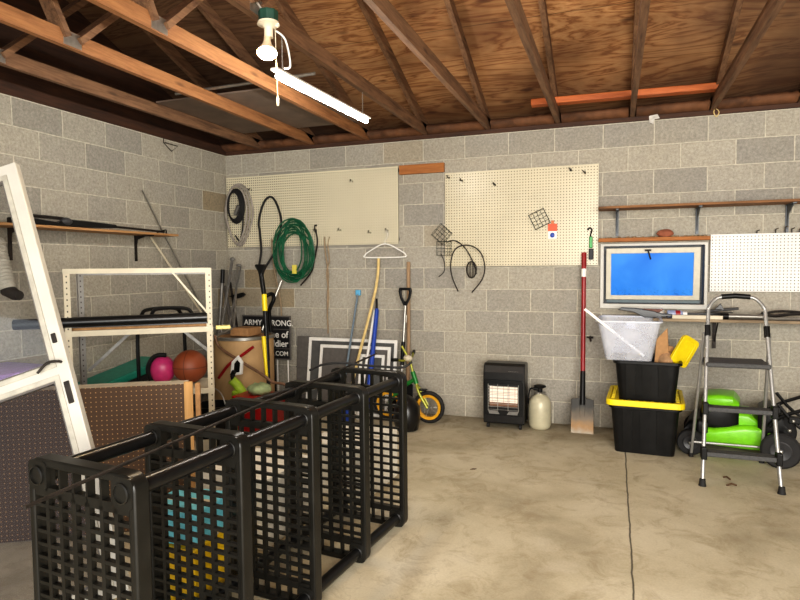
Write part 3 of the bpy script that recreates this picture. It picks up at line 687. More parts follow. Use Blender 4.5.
def dshovel():
    t = thing('snow_shovel', (2.07, -.2, 0), 'shovel with a black D grip and pale shaft leaning on the back wall', 'shovel')
    g = [(-.058, 1.232), (.058, 1.232), (.066, 1.20), (.05, 1.13), (.014, 1.06), (-.014, 1.06), (-.05, 1.13), (-.066, 1.20)]
    gi = [(-.036, 1.208), (.036, 1.208), (.040, 1.19), (.030, 1.14), (.008, 1.10), (-.008, 1.10), (-.030, 1.14), (-.040, 1.19)]
    MB().ring(g, gi, (2.088, -.155, 0), (1, 0, 0), (0, 0, 1), (0, .03, 0)).build('grip', M_black, t, bevel=.006)
    MB().tube([(2.088, -.14, 1.07), (2.07, -.22, .35)], .014, 10).build('shaft', M_steel, t, smooth=True)
    MB().tube([(2.087, -.142, .97), (2.085, -.148, .90)], .0165, 10).build('sleeve', M_whitep, t, smooth=True)
    MB().tube([(2.078, -.18, .72), (2.073, -.205, .50)], .019, 10).build('socket', M_black, t, smooth=True)
    MB().prism([(-.12, .02), (.12, .02), (.12, .32), (.04, .37), (-.04, .37), (-.12, .32)], (2.07, -.27, 0), (1, 0, 0), (0, .12, 1), (0, .012, 0)).build('blade', M_black, t, bevel=.004)
dshovel()
t = thing('spade', (3.715, -.2, 0), 'red handled square spade with rusty blade leaning on the middle pegboard', 'spade')
MB().tube([(3.712, -.065, 1.54), (3.713, -.09, 1.40)], .021, 12).build('grip', M_red, t, smooth=True)
MB().tube([(3.713, -.085, 1.42), (3.713, -.098, 1.33)], .0215, 12).build('label_band', M_whitep, t, smooth=True)
MB().tube([(3.713, -.098, 1.34), (3.715, -.17, .50)], .019, 12).build('shaft', M_red, t, smooth=True)
MB().tube([(3.715, -.168, .52), (3.717, -.235, .24)], [.021, .024], 12).build('socket', M_black, t, smooth=True)
tb = NT('spade_blade'); pc = tb.coord(); s_ = tb.n('ShaderNodeSeparateXYZ'); tb.put(s_.inputs[0], pc); nn = tb.noise(pc, 14, 5)
ff = tb.math('ADD', s_.outputs['Z'], tb.math('MULTIPLY', nn, .12))
tb.pbsdf(tb.ramp(ff, [(.06, lin(150, 140, 124)), (.12, lin(140, 108, 70)), (.18, lin(104, 92, 76)), (.29, lin(46, 44, 40))]), .5, .3)
m = MB(); b0 = (3.717, -.265, 0)
m.prism([(-.093, .0), (.093, .0), (.092, .285), (.03, .297), (.028, .31), (-.028, .31), (-.03, .297), (-.092, .285)], b0, (1, 0, 0), (0, .13, 1), (0, .007, 0))
m.prism([(-.018, .14), (.018, .14), (.026, .28), (-.026, .28)], (3.717, -.272, 0), (1, 0, 0), (0, .13, 1), (0, .02, 0))
m.build('blade', tb.m, t, bevel=.002)

# poles cluster at the corner
def pole(p0, p1, r, mat, label, name='tool_pole'): return tag(MB().tube([p0, p1], r, 8).build(name, mat, smooth=True), label, 'pole')
t = thing('long_handle_tool', (.12, -.4, 0), 'grey metal pole with a black grip standing in the corner beside the rack post', 'pole')
MB().tube([(.186, -.37, 1.30), (.11, -.45, .01)], .016, 10).build('shaft', M_grey, t, smooth=True)
MB().tube([(.192, -.365, 1.42), (.186, -.37, 1.28)], .022, 10).build('grip', M_black, t, smooth=True)
pole((.185, -.19, 1.52), (.34, -.62, .80), .015, M_grey, 'tallest grey metal pole of the corner cluster')
pole((.235, -.17, 1.46), (.40, -.5, .80), .011, M_steel, 'thin bright pole beside the tallest one in the corner cluster')
pole((.09, -.20, 1.24), (.31, -.40, .80), .017, M_panelgrey, 'dark slanted bar at the left of the corner cluster')
pole((.13, -.16, 1.28), (.34, -.35, .80), .013, M_dark, 'dark thin bar in the middle of the corner cluster')
pole((.26, -.15, 1.45), (.42, -.62, .80), .009, M_grey, 'thin stick at the right of the corner cluster')
tag(MB().blob((.185, -.19, 1.525), (.03, .02, .022), 10, 6).blob((.25, -.17, 1.462), (.034, .02, .016), 10, 6).build('pole_caps', M_grey, smooth='all'), 'round metal ends of the corner cluster poles', 'cap')
tag(MB().prism([(-.10, -.02), (-.02, .0), (.07, .02), (.10, .0), (.06, -.03), (.0, -.045)], (.27, -.26, 1.16), (1, 0, 0), (0, 0, 1), (0, .04, 0)).build('clamp', M_black, bevel=.006), 'black clamp head among the poles in the corner', 'tool head')
# yellow and black post tool
t = thing('yellow_black_digger', (1.0, -.88, 0), 'black and yellow long handled tool with black forked top before the drum', 'tool')
m = MB(); m.prism([(-.055, .03), (-.045, .045), (.05, .045), (.06, .03), (.03, -.02), (.02, -.05), (-.012, -.05), (-.02, -.02)], (.94, -.845, 1.42), (1, 0, 0), (0, 0, 1), (0, .04, 0)); m.build('fork', M_black, t, bevel=.005)
MB().tube([(.945, -.83, 1.38), (.985, -.85, 1.19)], .022, 10).build('grip', M_black, t, smooth=True)
MB().tube([(.985, -.85, 1.195), (.998, -.86, 1.045)], .0235, 10).build('yellow_sleeve', M_yellow, t, smooth=True)
MB().tube([(.998, -.86, 1.05), (1.02, -.88, .82), (1.04, -.90, .60)], .021, 10).build('black_shaft', M_black, t, smooth=True)
MB().tube([(1.012, -.915, .82), (1.052, -.94, .46)], [.02, .013], 10).build('yellow_blade', M_yellow, t, smooth=True)
MB().tube([(1.04, -.90, .62), (1.07, -.93, .0)], .018, 10).build('shaft', M_rubber, t, smooth=True)
t = thing('black_digger', (.68, -.3, .5), 'black long tool with curved hook top behind the black and yellow one', 'tool')
MB().tube([(.66, -.30, 1.15), (.71, -.28, 1.17), (.745, -.30, 1.12), (.70, -.30, 1.03), (.67, -.27, .95), (.68, -.24, .60), (.69, -.22, .0)], .02, 10, smooth=4).build('shaft', M_black, t, smooth=True)
pole((.73, -.12, 1.30), (.60, -.30, .80), .012, M_steel, 'pale stick slanting across behind the black and yellow tool')

# sign
t = thing('yard_sign', (.55, -.14, .25), 'black yard sign with white lettering ARMY STRONG on wire legs behind the drum', 'sign')
MB().box(.27, .835, -.152, -.146, .49, .93).build('sign_panel', M_signblk, t)
MB().ring(rc(.262, .843, .482, .938), rc(.274, .831, .494, .926), (0, -.155, 0), (1, 0, 0), (0, 0, 1), (0, .012, 0)).box(.27, .835, -.155, -.151, .795, .80).box(.27, .835, -.155, -.151, .595, .60).build('sign_border', M_panelgrey, t)
for x in (.40, .675, .80): MB().tube([(x, -.14, .0), (x, -.14, .5)], .007, 6).build('wire_leg', M_whitep, t)
def text(s, x, y, z, size, mat, parent, name='lettering', align='LEFT', rot=(PI/2, 0, 0)):
    cu = bpy.data.curves.new(name, 'FONT'); cu.body = s; cu.size = size; cu.extrude = .0008; cu.align_x = align; cu.offset = size*.012
    o = bpy.data.objects.new(name, cu); COL.objects.link(o)
    dg = bpy.context.evaluated_depsgraph_get(); me = bpy.data.meshes.new_from_object(o.evaluated_get(dg)); bpy.data.objects.remove(o)
    o = bpy.data.objects.new(name, me); me.materials.clear(); me.materials.append(mat); COL.objects.link(o)
    org = V((0, 0, 0)); p = parent
    while p is not None: org += p.location; p = p.parent
    o.parent = parent; o.location = V((x, y, z))-org; o.rotation_euler = rot; return o
text('ARMY STRONG.', .29, -.157, .835, .082, M_whitep, t)
text('Home of', .815, -.157, .712, .098, M_whitep, t, align='RIGHT')
text('a Soldier', .815, -.157, .618, .098, M_whitep, t, align='RIGHT')
text('GOARMY.COM', .815, -.157, .525, .066, M_whitep, t, align='RIGHT')

# drum
t = thing('fibre_drum', (.57, -.58, 0), 'tan fibreboard drum with metal rim near the corner', 'drum')
MB().lathe([(.285, .03), (.288, .04), (.288, .76)], (.57, -.58, 0), n=40).build('body', M_fibre, t, smooth=True)
MB().lathe([(.288, .755), (.298, .76), (.298, .785), (.288, .79), (.27, .786), (.27, .762)], (.57, -.58, 0), n=40, cap=False).lathe([(.288, .0), (.297, .0), (.297, .05), (.288, .055)], (.57, -.58, 0), n=40, cap=False).build('rim', M_steel, t, smooth=True)
MB().lathe([(.001, .768), (.28, .772)], (.57, -.58, 0), n=40, cap=False).build('lid', M_card, t)
tag(MB().box(.52, .72, -.72, -.50, .789, .86).rough(.004, 3).build('cardboard_scrap', M_card, bevel=.004), 'brown cardboard box lying on the fibre drum', 'box')

# screens leaning on the wall
def screen(x0, x1, z1, y0, y1, w_, label, mat=M_screen):
    t = thing('window_screen', ((x0+x1)/2, (y0+y1)/2, 0), label, 'screen')
    up = V((0, (y1-y0)/z1, 1))
    MB().ring(rc(x0, x1, .002, z1), rc(x0+w_, x1-w_, w_, z1-w_), (0, y0, 0), (1, 0, 0), up, (0, .018, 0)).build('screen_frame', M_whitep, t, bevel=.002)
    MB().prism(rc(x0+w_-.005, x1-w_+.005, w_, z1-w_+.005), (0, y0+.008, 0), (1, 0, 0), up, (0, .003, 0)).build('screen_mesh', mat, t)
tag(MB().prism(rc(.86, 1.01, .0, .72), (0, -.10, 0), (1, 0, 0), (0, .08, 1), (0, .012, 0)).box(.86, 1.0, -.09, -.085, .4, .41).build('grey_board', M_panelgrey), 'dark grey board leaning on the back wall between the sign and white screen', 'board')
screen(1.005, 1.975, .715, -.17, -.06, .032, 'large white framed window screen leaning on the back wall', M_screen)
screen(1.17, 1.93, .655, -.245, -.13, .03, 'medium white framed screen standing in front of the large one', M_panelgrey)
screen(1.62, 1.88, .58, -.285, -.165, .028, 'smallest white framed screen leaning in front of the other two', M_screen)

# clutter before the drum
t = thing('bow_saw', (.75, -1.1, .45), 'red handled saw with pale grip leaning before the drum', 'saw')
MB().tube([(.60, -1.02, .44), (.72, -1.03, .57), (.84, -1.02, .65), (.96, -1.0, .735)], .014, 8, smooth=4).build('frame', M_red, t, smooth=True)
MB().ring([(.74, .47), (.86, .49), (.87, .60), (.83, .66), (.76, .60)], [(.775, .50), (.84, .51), (.85, .59), (.82, .62), (.785, .58)], (0, -1.05, 0), (1, 0, 0), (0, 0, 1), (0, .03, 0)).build('grip', M_whitep, t, bevel=.006)
MB().prism([(.775, .50), (.84, .51), (.85, .59), (.82, .62), (.785, .58)], (0, -1.04, 0), (1, 0, 0), (0, 0, 1), (0, .01, 0)).build('guard', M_black, t)
tag(MB().tube([(.54, -.98, .82), (.60, -1.0, .72), (.78, -1.0, .62), (1.05, -1.0, .49), (1.15, -1.0, .43), (1.28, -.98, .40), (1.42, -.96, .2), (1.46, -.96, .0)], .013, 8, smooth=4).build('bent_pipe', paint('brown_pipe', (126, 96, 74), .5, .3), smooth=True), 'brown bent pipe slanting across the drum', 'pipe')
tag(MB().tube([(.44, -.95, .74), (.54, -.92, .82), (.64, -.85, .88)], .011, 8).build('silver_pipe', M_steel, smooth=True), 'short silver pipe crossing the drum rim', 'pipe')
t = thing('string_trimmer', (.9, -1.12, 0), 'lime green and black power tool standing before the drum', 'power tool')
MB().tube([(.83, -1.15, .46), (.86, -1.12, .42), (.90, -1.10, .35), (.91, -1.08, .28)], .042, 10).build('body', M_olive, t, smooth=True)
MB().tube([(.845, -1.14, .46), (.82, -1.12, .50), (.84, -1.12, .53)], .022, 8).build('cap', M_black, t, smooth=True)
MB().tube([(.87, -1.16, .36), (.84, -1.14, .20), (.83, -1.12, .0)], .028, 8).build('shaft', M_olive, t, smooth=True)
MB().tube([(.92, -1.08, .37), (.97, -1.02, .29), (.99, -1.0, .0)], .014, 8).build('handle', M_cream, t, smooth=True)
t = thing('red_toolbox', (1.14, -1.15, 0), 'red plastic tote box half hidden behind the black shelving', 'box')
m = MB().hexa([(.98, -1.28, .0), (1.28, -1.28, .0), (1.28, -1.08, .0), (.98, -1.08, .0), (.96, -1.30, .34), (1.36, -1.30, .34), (1.36, -1.06, .34), (.96, -1.06, .34)]); m.build('body', M_redbox, t, bevel=.008)
MB().box(.945, 1.375, -1.315, -1.045, .34, .36).build('rim', M_redbox, t, bevel=.006)
tag(MB().blob((1.13, -1.18, .405), (.11, .09, .05), 14, 10).rough(.008, 4).build('green_bag', M_palegreen, smooth='all'), 'pale green crumpled bag on the red box', 'bag')
t = thing('wire_basket', (1.0, -1.5, 0), 'black bucket with pale tools behind the shelving', 'bucket')
MB().lathe([(.13, 0), (.15, .32), (.158, .33), (.145, .33), (.128, .02)], (.90, -1.50, 0), n=28, cap=False).lathe([(.13, 0), (.128, .02)], (.90, -1.5, 0), n=28).build('body', M_black, t, smooth=True)
MB().tube([(.78, -1.5, .33), (.82, -1.5, .42), (.9, -1.5, .46), (.98, -1.5, .42), (1.02, -1.5, .33)], .005, 6, smooth=4).build('handle', M_steel, t, smooth=True)
t.name = 'bucket'; t['label'] = 'black bucket standing between the metal rack and the drum'

# ------------------------------------------------------------------ metal rack (turned a little from the wall)
RX, RY, RA = .61, -2.61, math.radians(37)
L, DP = .915, .42
t = thing('metal_rack', (RX, RY, 0), 'cream slotted angle metal rack holding the black panel and ball', 'rack', rz=RA)
tb = NT('slotted_cream'); tcn = tb.n('ShaderNodeTexCoord'); spn = tb.n('ShaderNodeSeparateXYZ'); tb.t.links.new(tcn.outputs['Object'], spn.inputs[0])
def slots(tb, spn, c):
    fz = tb.math('ABSOLUTE', tb.math('SUBTRACT', tb.math('FRACT', tb.math('MULTIPLY', spn.outputs['Z'], 1/.038)), .5))
    return fz
def slotmat(name, col, metal):
    tb = NT(name); tcn = tb.n('ShaderNodeTexCoord'); spn = tb.n('ShaderNodeSeparateXYZ'); tb.t.links.new(tcn.outputs['Object'], spn.inputs[0])
    fz = tb.math('ABSOLUTE', tb.math('SUBTRACT', tb.math('FRACT', tb.math('MULTIPLY', spn.outputs['Z'], 1/.038)), .5))
    a = tb.mapr(fz, .12, .16, 1, 0)
    fx = tb.math('ABSOLUTE', tb.math('SUBTRACT', tb.math('FRACT', tb.math('MULTIPLY', tb.math('ADD', spn.outputs['X'], 1.0), 1/.04)), .5))
    b = tb.mapr(fx, .08, .12, 1, 0)
    n = tb.noise(tcn.outputs['Object'], 12, 4)
    c = tb.ramp(n, [(.3, tuple(q*.85 for q in lin(*col))), (.7, lin(*col))])
    tb.pbsdf(tb.mix(tb.math('MULTIPLY', a, b), c, lin(60, 52, 44)), .45, metal); return tb.m
M_slotc = slotmat('slotted_post_cream', (200, 188, 162), 0); M_slotg = slotmat('slotted_post_grey', (140, 136, 130), .4)
def post(x, y, mat, sx, sy, z1=1.43):
    w_ = .04; th = .003
    m = MB().box(min(x, x+sx*w_), max(x, x+sx*w_), min(y, y+sy*th), max(y, y+sy*th), 0, z1).box(min(x, x+sx*th), max(x, x+sx*th), min(y, y+sy*w_), max(y, y+sy*w_), 0, z1)
    m.build('post', mat, t, local=True)
post(0, 0, M_slotc, 1, 1, 1.435); post(L, 0, M_slotc, -1, 1, 1.435); post(0, DP, M_slotg, 1, -1, 1.41); post(L, DP, M_slotg, -1, -1, 1.41)
MB().box(0, L, -.004, -.001, 1.405, 1.437).build('top_beam', M_cream, t, local=True)
MB().box(0, L, DP+.001, DP+.004, 1.39, 1.41).build('rear_beam', M_grey, t, local=True)
for z, nm in ((1.03, 'shelf'), (.60, 'shelf'), (.12, 'shelf')):
    MB().box(.004, L-.004, .004, DP-.004, z-.012, z).box(0, L, -.004, -.001, z-.035, z+.002).box(0, L, DP+.001, DP+.004, z-.035, z+.002).box(-.003, -.001, 0, DP, z-.035, z).box(L+.001, L+.003, 0, DP, z-.035, z).build(nm, M_cream, t, local=True)
MB().bar((.05, DP+.006, .70), (.36, DP+.006, .99), .022, .004, (0, 1, 0)).build('brace', M_grey, t, local=True)
MB().bar((L-.03, DP+.006, .80), (L-.24, DP+.006, .99), .022, .004, (0, 1, 0)).build('brace', M_grey, t, local=True)
MB().bar((L-.01, -.008, 1.10), (L-.26, -.008, 1.42), .012, .004, (0, 1, 0)).build('brace', M_cream, t, local=True)
RM = Matrix.Translation((RX, RY, 0)) @ Matrix.Rotation(RA, 4, 'Z')
def onrack(o):
    """turn a thing built in rack coordinates"""
    o.matrix_world = RM @ Matrix.Translation(o.location); return o
def rk(mb, name, mat, label, cat, **kw):
    o = mb.build(name, mat, **kw); tag(o, label, cat); o.location = RM @ o.location; o.rotation_euler = (0, 0, RA); return o
rk(MB().box(.02, L-.03, .05, DP-.05, 1.03, 1.05), 'wood_board', M_shelfwoodY, 'brown wooden board on the upper shelf of the metal rack', 'board')
m = MB(); m.box(-.29, L-.03, .0, .24, 1.052, 1.068); m.tube([(-.29, .005, 1.085), (L-.035, .005, 1.095)], .034, 12)
rk(m, 'plastic_board', M_blacks, 'long glossy black panel lying on the upper rack shelf and sticking out left', 'panel', smooth=True)
rk(MB().tube([(.50, .20, 1.072), (.51, .20, 1.12), (.55, .20, 1.15), (.72, .20, 1.15), (.77, .20, 1.12), (.78, .20, 1.072)], .013, 8, smooth=4), 'black_tube_handle', M_black, 'black curved tube handle standing up on the black panel', 'handle', smooth=True)
rk(MB().box(L+.02, L+.12, .02, .09, 1.005, 1.03), 'yellow_clip', paint('pale_yellow', (216, 204, 130), .5), 'pale yellow clip at the right rack post', 'clip', bevel=.006)
# ball on the lower shelf
tb = NT('basketball'); tcn = tb.n('ShaderNodeTexCoord'); spn = tb.n('ShaderNodeSeparateXYZ'); tb.t.links.new(tcn.outputs['Object'], spn.inputs[0])
zc = tb.math('SUBTRACT', spn.outputs['Z'], .12)
l1 = tb.mapr(tb.math('ABSOLUTE', zc), .002, .004, 1, 0); l2 = tb.mapr(tb.math('ABSOLUTE', spn.outputs['X']), .002, .004, 1, 0)
n = tb.noise(tcn.outputs['Object'], 120, 2)
tb.pbsdf(tb.mix(tb.math('MAXIMUM', l1, l2), lin(132, 66, 36), lin(92, 46, 26)), .55, bump=n, bstr=.3, bdist=.002)
bp = RM @ V((L-.165, .24, .602))
o = MB().blob((bp.x, bp.y, bp.z+.12), (.12, .12, .12), 32, 20).build('basketball', tb.m, smooth='all'); tag(o, 'orange-brown basketball on the rack shelf beside the cream post', 'ball'); o.rotation_euler = (.0, 0, .3)
t = thing('child_helmet', tuple(RM @ V((L-.375, .29, .602))), 'pink and black child seat shell behind the basketball', 'helmet', rz=RA)
MB().blob((.02, 0, .10), (.085, .08, .10), 18, 12, .9).build('shell', M_pink, t, smooth='all', local=True)
MB().tube([(-.06, -.02, .03), (-.075, -.02, .12), (-.03, -.02, .20), (.05, -.02, .205)], .018, 8, smooth=4).build('rim', M_black, t, smooth=True, local=True)
t['label'] = 'pink and black child helmet behind the basketball'
# things between rack and wall
t = thing('luggage_cart', (.25, -1.5, 0), 'black tubular folding cart handle standing by the left wall behind the rack', 'cart')
MB().tube([(.42, -1.78, .0), (.40, -1.765, .5), (.39, -1.755, .92), (.385, -1.70, 1.06), (.38, -1.62, 1.10), (.36, -1.30, 1.09), (.355, -1.20, 1.03), (.355, -1.17, .92), (.36, -1.16, .5), (.38, -1.15, .0)], .015, 8, smooth=5).build('frame', M_black, t, smooth=True)
MB().tube([(.40, -1.765, .45), (.36, -1.16, .45)], .012, 8).tube([(.40, -1.765, .15), (.38, -1.15, .15)], .012, 8).build('crossbar', M_black, t, smooth=True)
t = thing('storage_bin', (.16, -1.7, 0), 'dark bin with a slanting teal lid by the left wall behind the rack', 'bin')
MB().hexa([(.06, -2.02, 0), (.26, -2.02, 0), (.26, -1.38, 0), (.06, -1.38, 0), (.04, -2.05, .49), (.29, -2.05, .49), (.29, -1.36, .585), (.04, -1.36, .585)]).build('body', M_rubber, t, bevel=.01)
MB().hexa([(.03, -2.07, .492), (.31, -2.07, .492), (.31, -1.34, .59), (.03, -1.34, .59), (.03, -2.07, .55), (.31, -2.07, .55), (.31, -1.34, .665), (.03, -1.34, .665)]).build('lid', M_teal, t, bevel=.015)
t = thing('purple_bin', (.28, -2.95, 0), 'purple plastic bin behind the brown pegboard by the left wall', 'bin')
MB().hexa([(.06, -3.05, 0), (.44, -3.05, 0), (.44, -2.62, 0), (.06, -2.62, 0), (.03, -3.10, .76), (.47, -3.10, .76), (.47, -2.58, .76), (.03, -2.58, .76)]).build('body', M_purple, t, bevel=.02)
MB().box(.01, .49, -3.12, -2.56, .76, .80).build('lid', paint('purple_lid', (172, 140, 206), .4), t, bevel=.012)

# brown pegboard partition
PA = math.radians(31)
t = thing('pegboard_screen', (.98, -3.31, 0), 'brown unpainted pegboard partition with pine end post standing on the floor', 'pegboard', rz=PA)
MB().box(-.55, .93, -.004, .004, .002, .80).build('panel', M_pegbrown, t, local=True)
MB().box(.895, .94, -.022, -.005, 0, .815).build('end_post', M_pine, t, local=True, bevel=.002)
MB().box(.95, .975, .0, .035, 0, .80).build('end_post', M_card, t, local=True, bevel=.002)
MB().box(-.55, .90, .005, .12, .785, .80).build('top_cap', paint('cap_grey', (176, 166, 148), .7, var=.15), t, local=True, bevel=.002)
MB().box(-.55, .90, .004, .03, .0, .03).build('bottom_rail', M_pole, t, local=True)

# storm door, tipped sideways and leaning back over the partition
DA = math.radians(20)
t = thing('storm_door', (1.3, -3.8, 0), 'white framed glass storm door leaning tipped to the left', 'door')
dr = V((math.cos(DA), math.sin(DA), 0)); dn = V((-math.sin(DA), math.cos(DA), 0))
up0 = (V((0, 0, 1))+dn*.13).normalized()
ang = math.radians(15.5)
U = dr*math.cos(ang)+up0*math.sin(ang); Vv = -dr*math.sin(ang)+up0*math.cos(ang); N = U.cross(Vv)   # U to the right, V up, N towards the camera side
P1, P2 = V((2.066, -3.75, 0.75)), V((1.592, -3.641, 1.876))
Vv = (P2-P1).normalized(); U = (dr-Vv*dr.dot(Vv)).normalized(); N = U.cross(Vv)
DW = .72; kk = (P1.z-U.z*DW)/Vv.z; O = P1-Vv*kk-U*DW; DH = kk+(P2-P1).length                                               # bottom-left corner on the floor
def dp(poly, o, th, off=0): return MB().prism(poly, o+N*off, U, Vv, N*th)
def ringf(m, x0, x1, z0, z1, w_, off, th):
    m.ring(rc(x0, x1, z0, z1), rc(x0+w_, x1-w_, z0+w_, z1-w_), O+N*off, U, Vv, N*th); return m
BZ = kk+.32
m = MB(); ringf(m, 0, DW, 0, DH, .05, 0, .035); m.prism(rc(.045, DW-.045, BZ-.02, BZ+.02), O, U, Vv, N*.035); m.build('door_frame', M_white, t, bevel=.004)
m = MB(); ringf(m, .045, DW-.045, .045, BZ-.015, .02, .004, .036); ringf(m, .045, DW-.045, BZ+.015, DH-.045, .02, .004, .036); m.build('glass_stop', paint('trim_offwhite', (170, 166, 154), .35), t, bevel=.002)
m = MB(); ringf(m, .062, DW-.062, .062, BZ-.032, .01, .010, .024); ringf(m, .062, DW-.062, BZ+.032, DH-.062, .01, .010, .024); m.build('gasket', paint('gasket_grey', (96, 92, 88), .5), t)
MB().prism(rc(.065, DW-.065, BZ+.035, DH-.065), O+N*.018, U, Vv, N*.004).build('glass_pane', glass('door_glass', (.94, .95, .95), .10), t)
MB().prism(rc(.065, DW-.065, .065, BZ-.035), O+N*.018, U, Vv, N*.004).build('screen_pane', glass('door_screen', (.78, .78, .79), .0, .03), t)
m = MB(); pc_ = lambda a, b, c: O+U*a+Vv*b+N*c
m.tube([pc_(DW-.025, BZ+.03, .036), pc_(DW-.025, BZ+.03, .065), pc_(DW-.06, BZ+.035, .07), pc_(DW-.105, BZ+.01, .068)], .0055, 8, smooth=4); m.build('handle', M_dark, t, smooth=True)
m = MB(); m.prism(rc(DW-.036, DW-.014, BZ-.14, BZ-.05), O+N*.035, U, Vv, N*.006); m.build('latch_plate', M_dark, t, bevel=.003)
m = MB(); m.prism(rc(DW-.036, DW-.018, BZ+.11, BZ+.15), O+N*.035, U, Vv, N*.008); m.build('lock', M_dark, t, bevel=.003)
# ribbed sleeve seen through the glass
t = thing('ribbed_sleeve', (.5, -2.9, 1.27), 'grey ribbed hose end with a dark tip hanging behind the storm door glass', 'hose')
m = MB(); pr_ = []
for i in range(30): pr_.append((.078+.006*(i % 2)-.0012*i, i*.011))
m.lathe(pr_, (.40, -2.93, 1.60), (.36, 0, -.75), n=16, cap=False); m.build('ribs', paint('sleeve_grey', (168, 164, 154), .7), t, smooth=True)
MB().tube([(.0, -2.93, 1.90), (.15, -2.93, 1.86), (.28, -2.93, 1.74), (.41, -2.93, 1.60)], .03, 10, smooth=4).build('hose', M_greyhose, t, smooth=True)
MB().tube([(.53, -2.93, 1.315), (.60, -2.93, 1.285), (.635, -2.93, 1.28)], [.04, .028], 12).build('tip', M_rubber, t, smooth=True)

# ------------------------------------------------------------------ black shelving unit lying on its side
SA = math.radians(-5.5)
t = thing('shelving_unit', (2.728, -4.235, 0), 'large black plastic five tier shelving unit lying on its long side', 'shelving', rz=SA)
PW, PH, PT, GAP = .46, .862, .054, .437
def shelf_panel(j):
    y0 = j*GAP
    m = MB(); m.ring(rrect(-PW, 0, 0, PH, .045), rrect(-PW+.026, -.026, .026, PH-.026, .025), (0, y0, 0), (1, 0, 0), (0, 0, 1), (0, PT, 0))
    o = m.build('shelf_panel', M_stackp, t, local=True, bevel=.006, smooth=True)
    # lattice
    m = MB(); x0, x1 = -PW+.022, -.022; zb0, zb1 = .10, PH-.105
    m.box(x0, x1, y0+.004, y0+.03, zb1-.012, zb1+.018).box(x0, x1, y0+.004, y0+.03, zb0-.018, zb0+.012)
    nc = 7; cw = (x1-x0)/nc
    for k in range(nc+1):
        x = x0+k*cw; wv = .0075 if k not in (3, 4) else .010
        m.box(x-wv, x+wv, y0+.004, y0+.014, zb0, zb1)
        m.box(x-.002, x+.002, y0+.013, y0+.027, .02, PH-.02)
        if 0 < k < nc: m.box(x-.004, x+.004, y0+.004, y0+.03, .02, zb0).box(x-.004, x+.004, y0+.004, y0+.03, zb1, PH-.02)
    nr = 16
    for k in range(nr+1):
        z = zb0+(zb1-zb0)*k/nr
        m.box(x0, x1, y0+.0045, y0+.013, z-.0055, z+.0055)
        m.box(x0, x1, y0+.013, y0+.028, z-.0015, z+.0015)
    m.build('lattice', M_stackp, o, local=True)
    for cx in (-PW+.048, -.048):
        for cz in (.052, PH-.052):
            m = MB(); m.prism(rrect(cx-.042, cx+.042, cz-.046, cz+.046, .02, 3), (0, y0-.002, 0), (1, 0, 0), (0, 0, 1), (0, .012, 0))
            m.lathe([(.030, 0), (.030, .006), (.026, .008), (.026, .003), (.001, .003)], (cx, y0-.001, cz), (0, -1, 0), n=20, cap=False)
            m.lathe([(.034, 0), (.034, .036)], (cx, y0+.009, cz), (0, 1, 0), n=16)
            m.build('corner_cap', M_stackp, o, local=True, smooth=True)
for j in range(5): shelf_panel(j)
for j in range(4):
    for cx in (-PW+.048, -.048):
        for cz in (.052, PH-.052):
            ya, yb = j*GAP+.045, (j+1)*GAP+.010
            MB().tube([(cx, ya, cz), (cx, yb, cz)], .026, 14).tube([(cx, j*GAP+PT-.004, cz), (cx, j*GAP+PT+.010, cz)], .030, 14).build('pole', M_stackpole, t, local=True, smooth=True)
# rod and cord lying on top
tag(MB().tube([(2.655, -4.50, .872), (2.52, -1.95, .872)], .0055, 8).build('thin_rod', M_dark, smooth=True), 'thin dark metal rod lying lengthwise across the top of the black shelving', 'rod')
tag(MB().tube([(2.40, -2.62, .872), (2.42, -2.50, .885), (2.50, -2.42, .885), (2.62, -2.40, .875), (2.75, -2.40, .872), (2.86, -2.40, .874), (2.90, -2.36, .90)], .007, 8, smooth=5).build('rubber_rope', M_rubber, smooth=True), 'black cord lying over the far end of the shelving', 'cord')

# things on the floor beyond / beside the shelving
def carton(x0, x1, y0, y1, h, mat, label, rz=0, z=0, name='carton'):
    t = thing(name, ((x0+x1)/2, (y0+y1)/2, z), label, 'box', rz=rz); a, b = (x1-x0)/2, (y1-y0)/2
    MB().box(-a, a, -b, b, 0, h).build('body', mat, t, local=True, bevel=.004)
    MB().box(-a-.002, a+.002, -.02, .02, h-.001, h+.0015).build('tape', M_cream, t, local=True); return t
carton(2.04, 2.33, -3.53, -3.22, .265, paint('yellow_carton', (226, 186, 20), .5, var=.15), 'yellow carton on the floor behind the black shelving', .05)
carton(2.05, 2.32, -3.51, -3.24, .14, paint('cyan_carton', (110, 196, 214), .5, var=.12), 'light blue carton stacked on the yellow one', .08, .267)
carton(2.14, 2.56, -2.20, -1.70, .33, paint('white_carton', (230, 226, 214), .6, var=.08), 'white carton beyond the far end of the black shelving', -.05)
carton(1.93, 2.33, -2.95, -2.50, .36, paint('white_carton', (230, 226, 214), .6), 'white carton on the floor beside the middle of the black shelving', -.08)
carton(1.81, 1.91, -1.05, -.95, .26, M_blue, 'blue carton between the shelving and the window screens', 0)

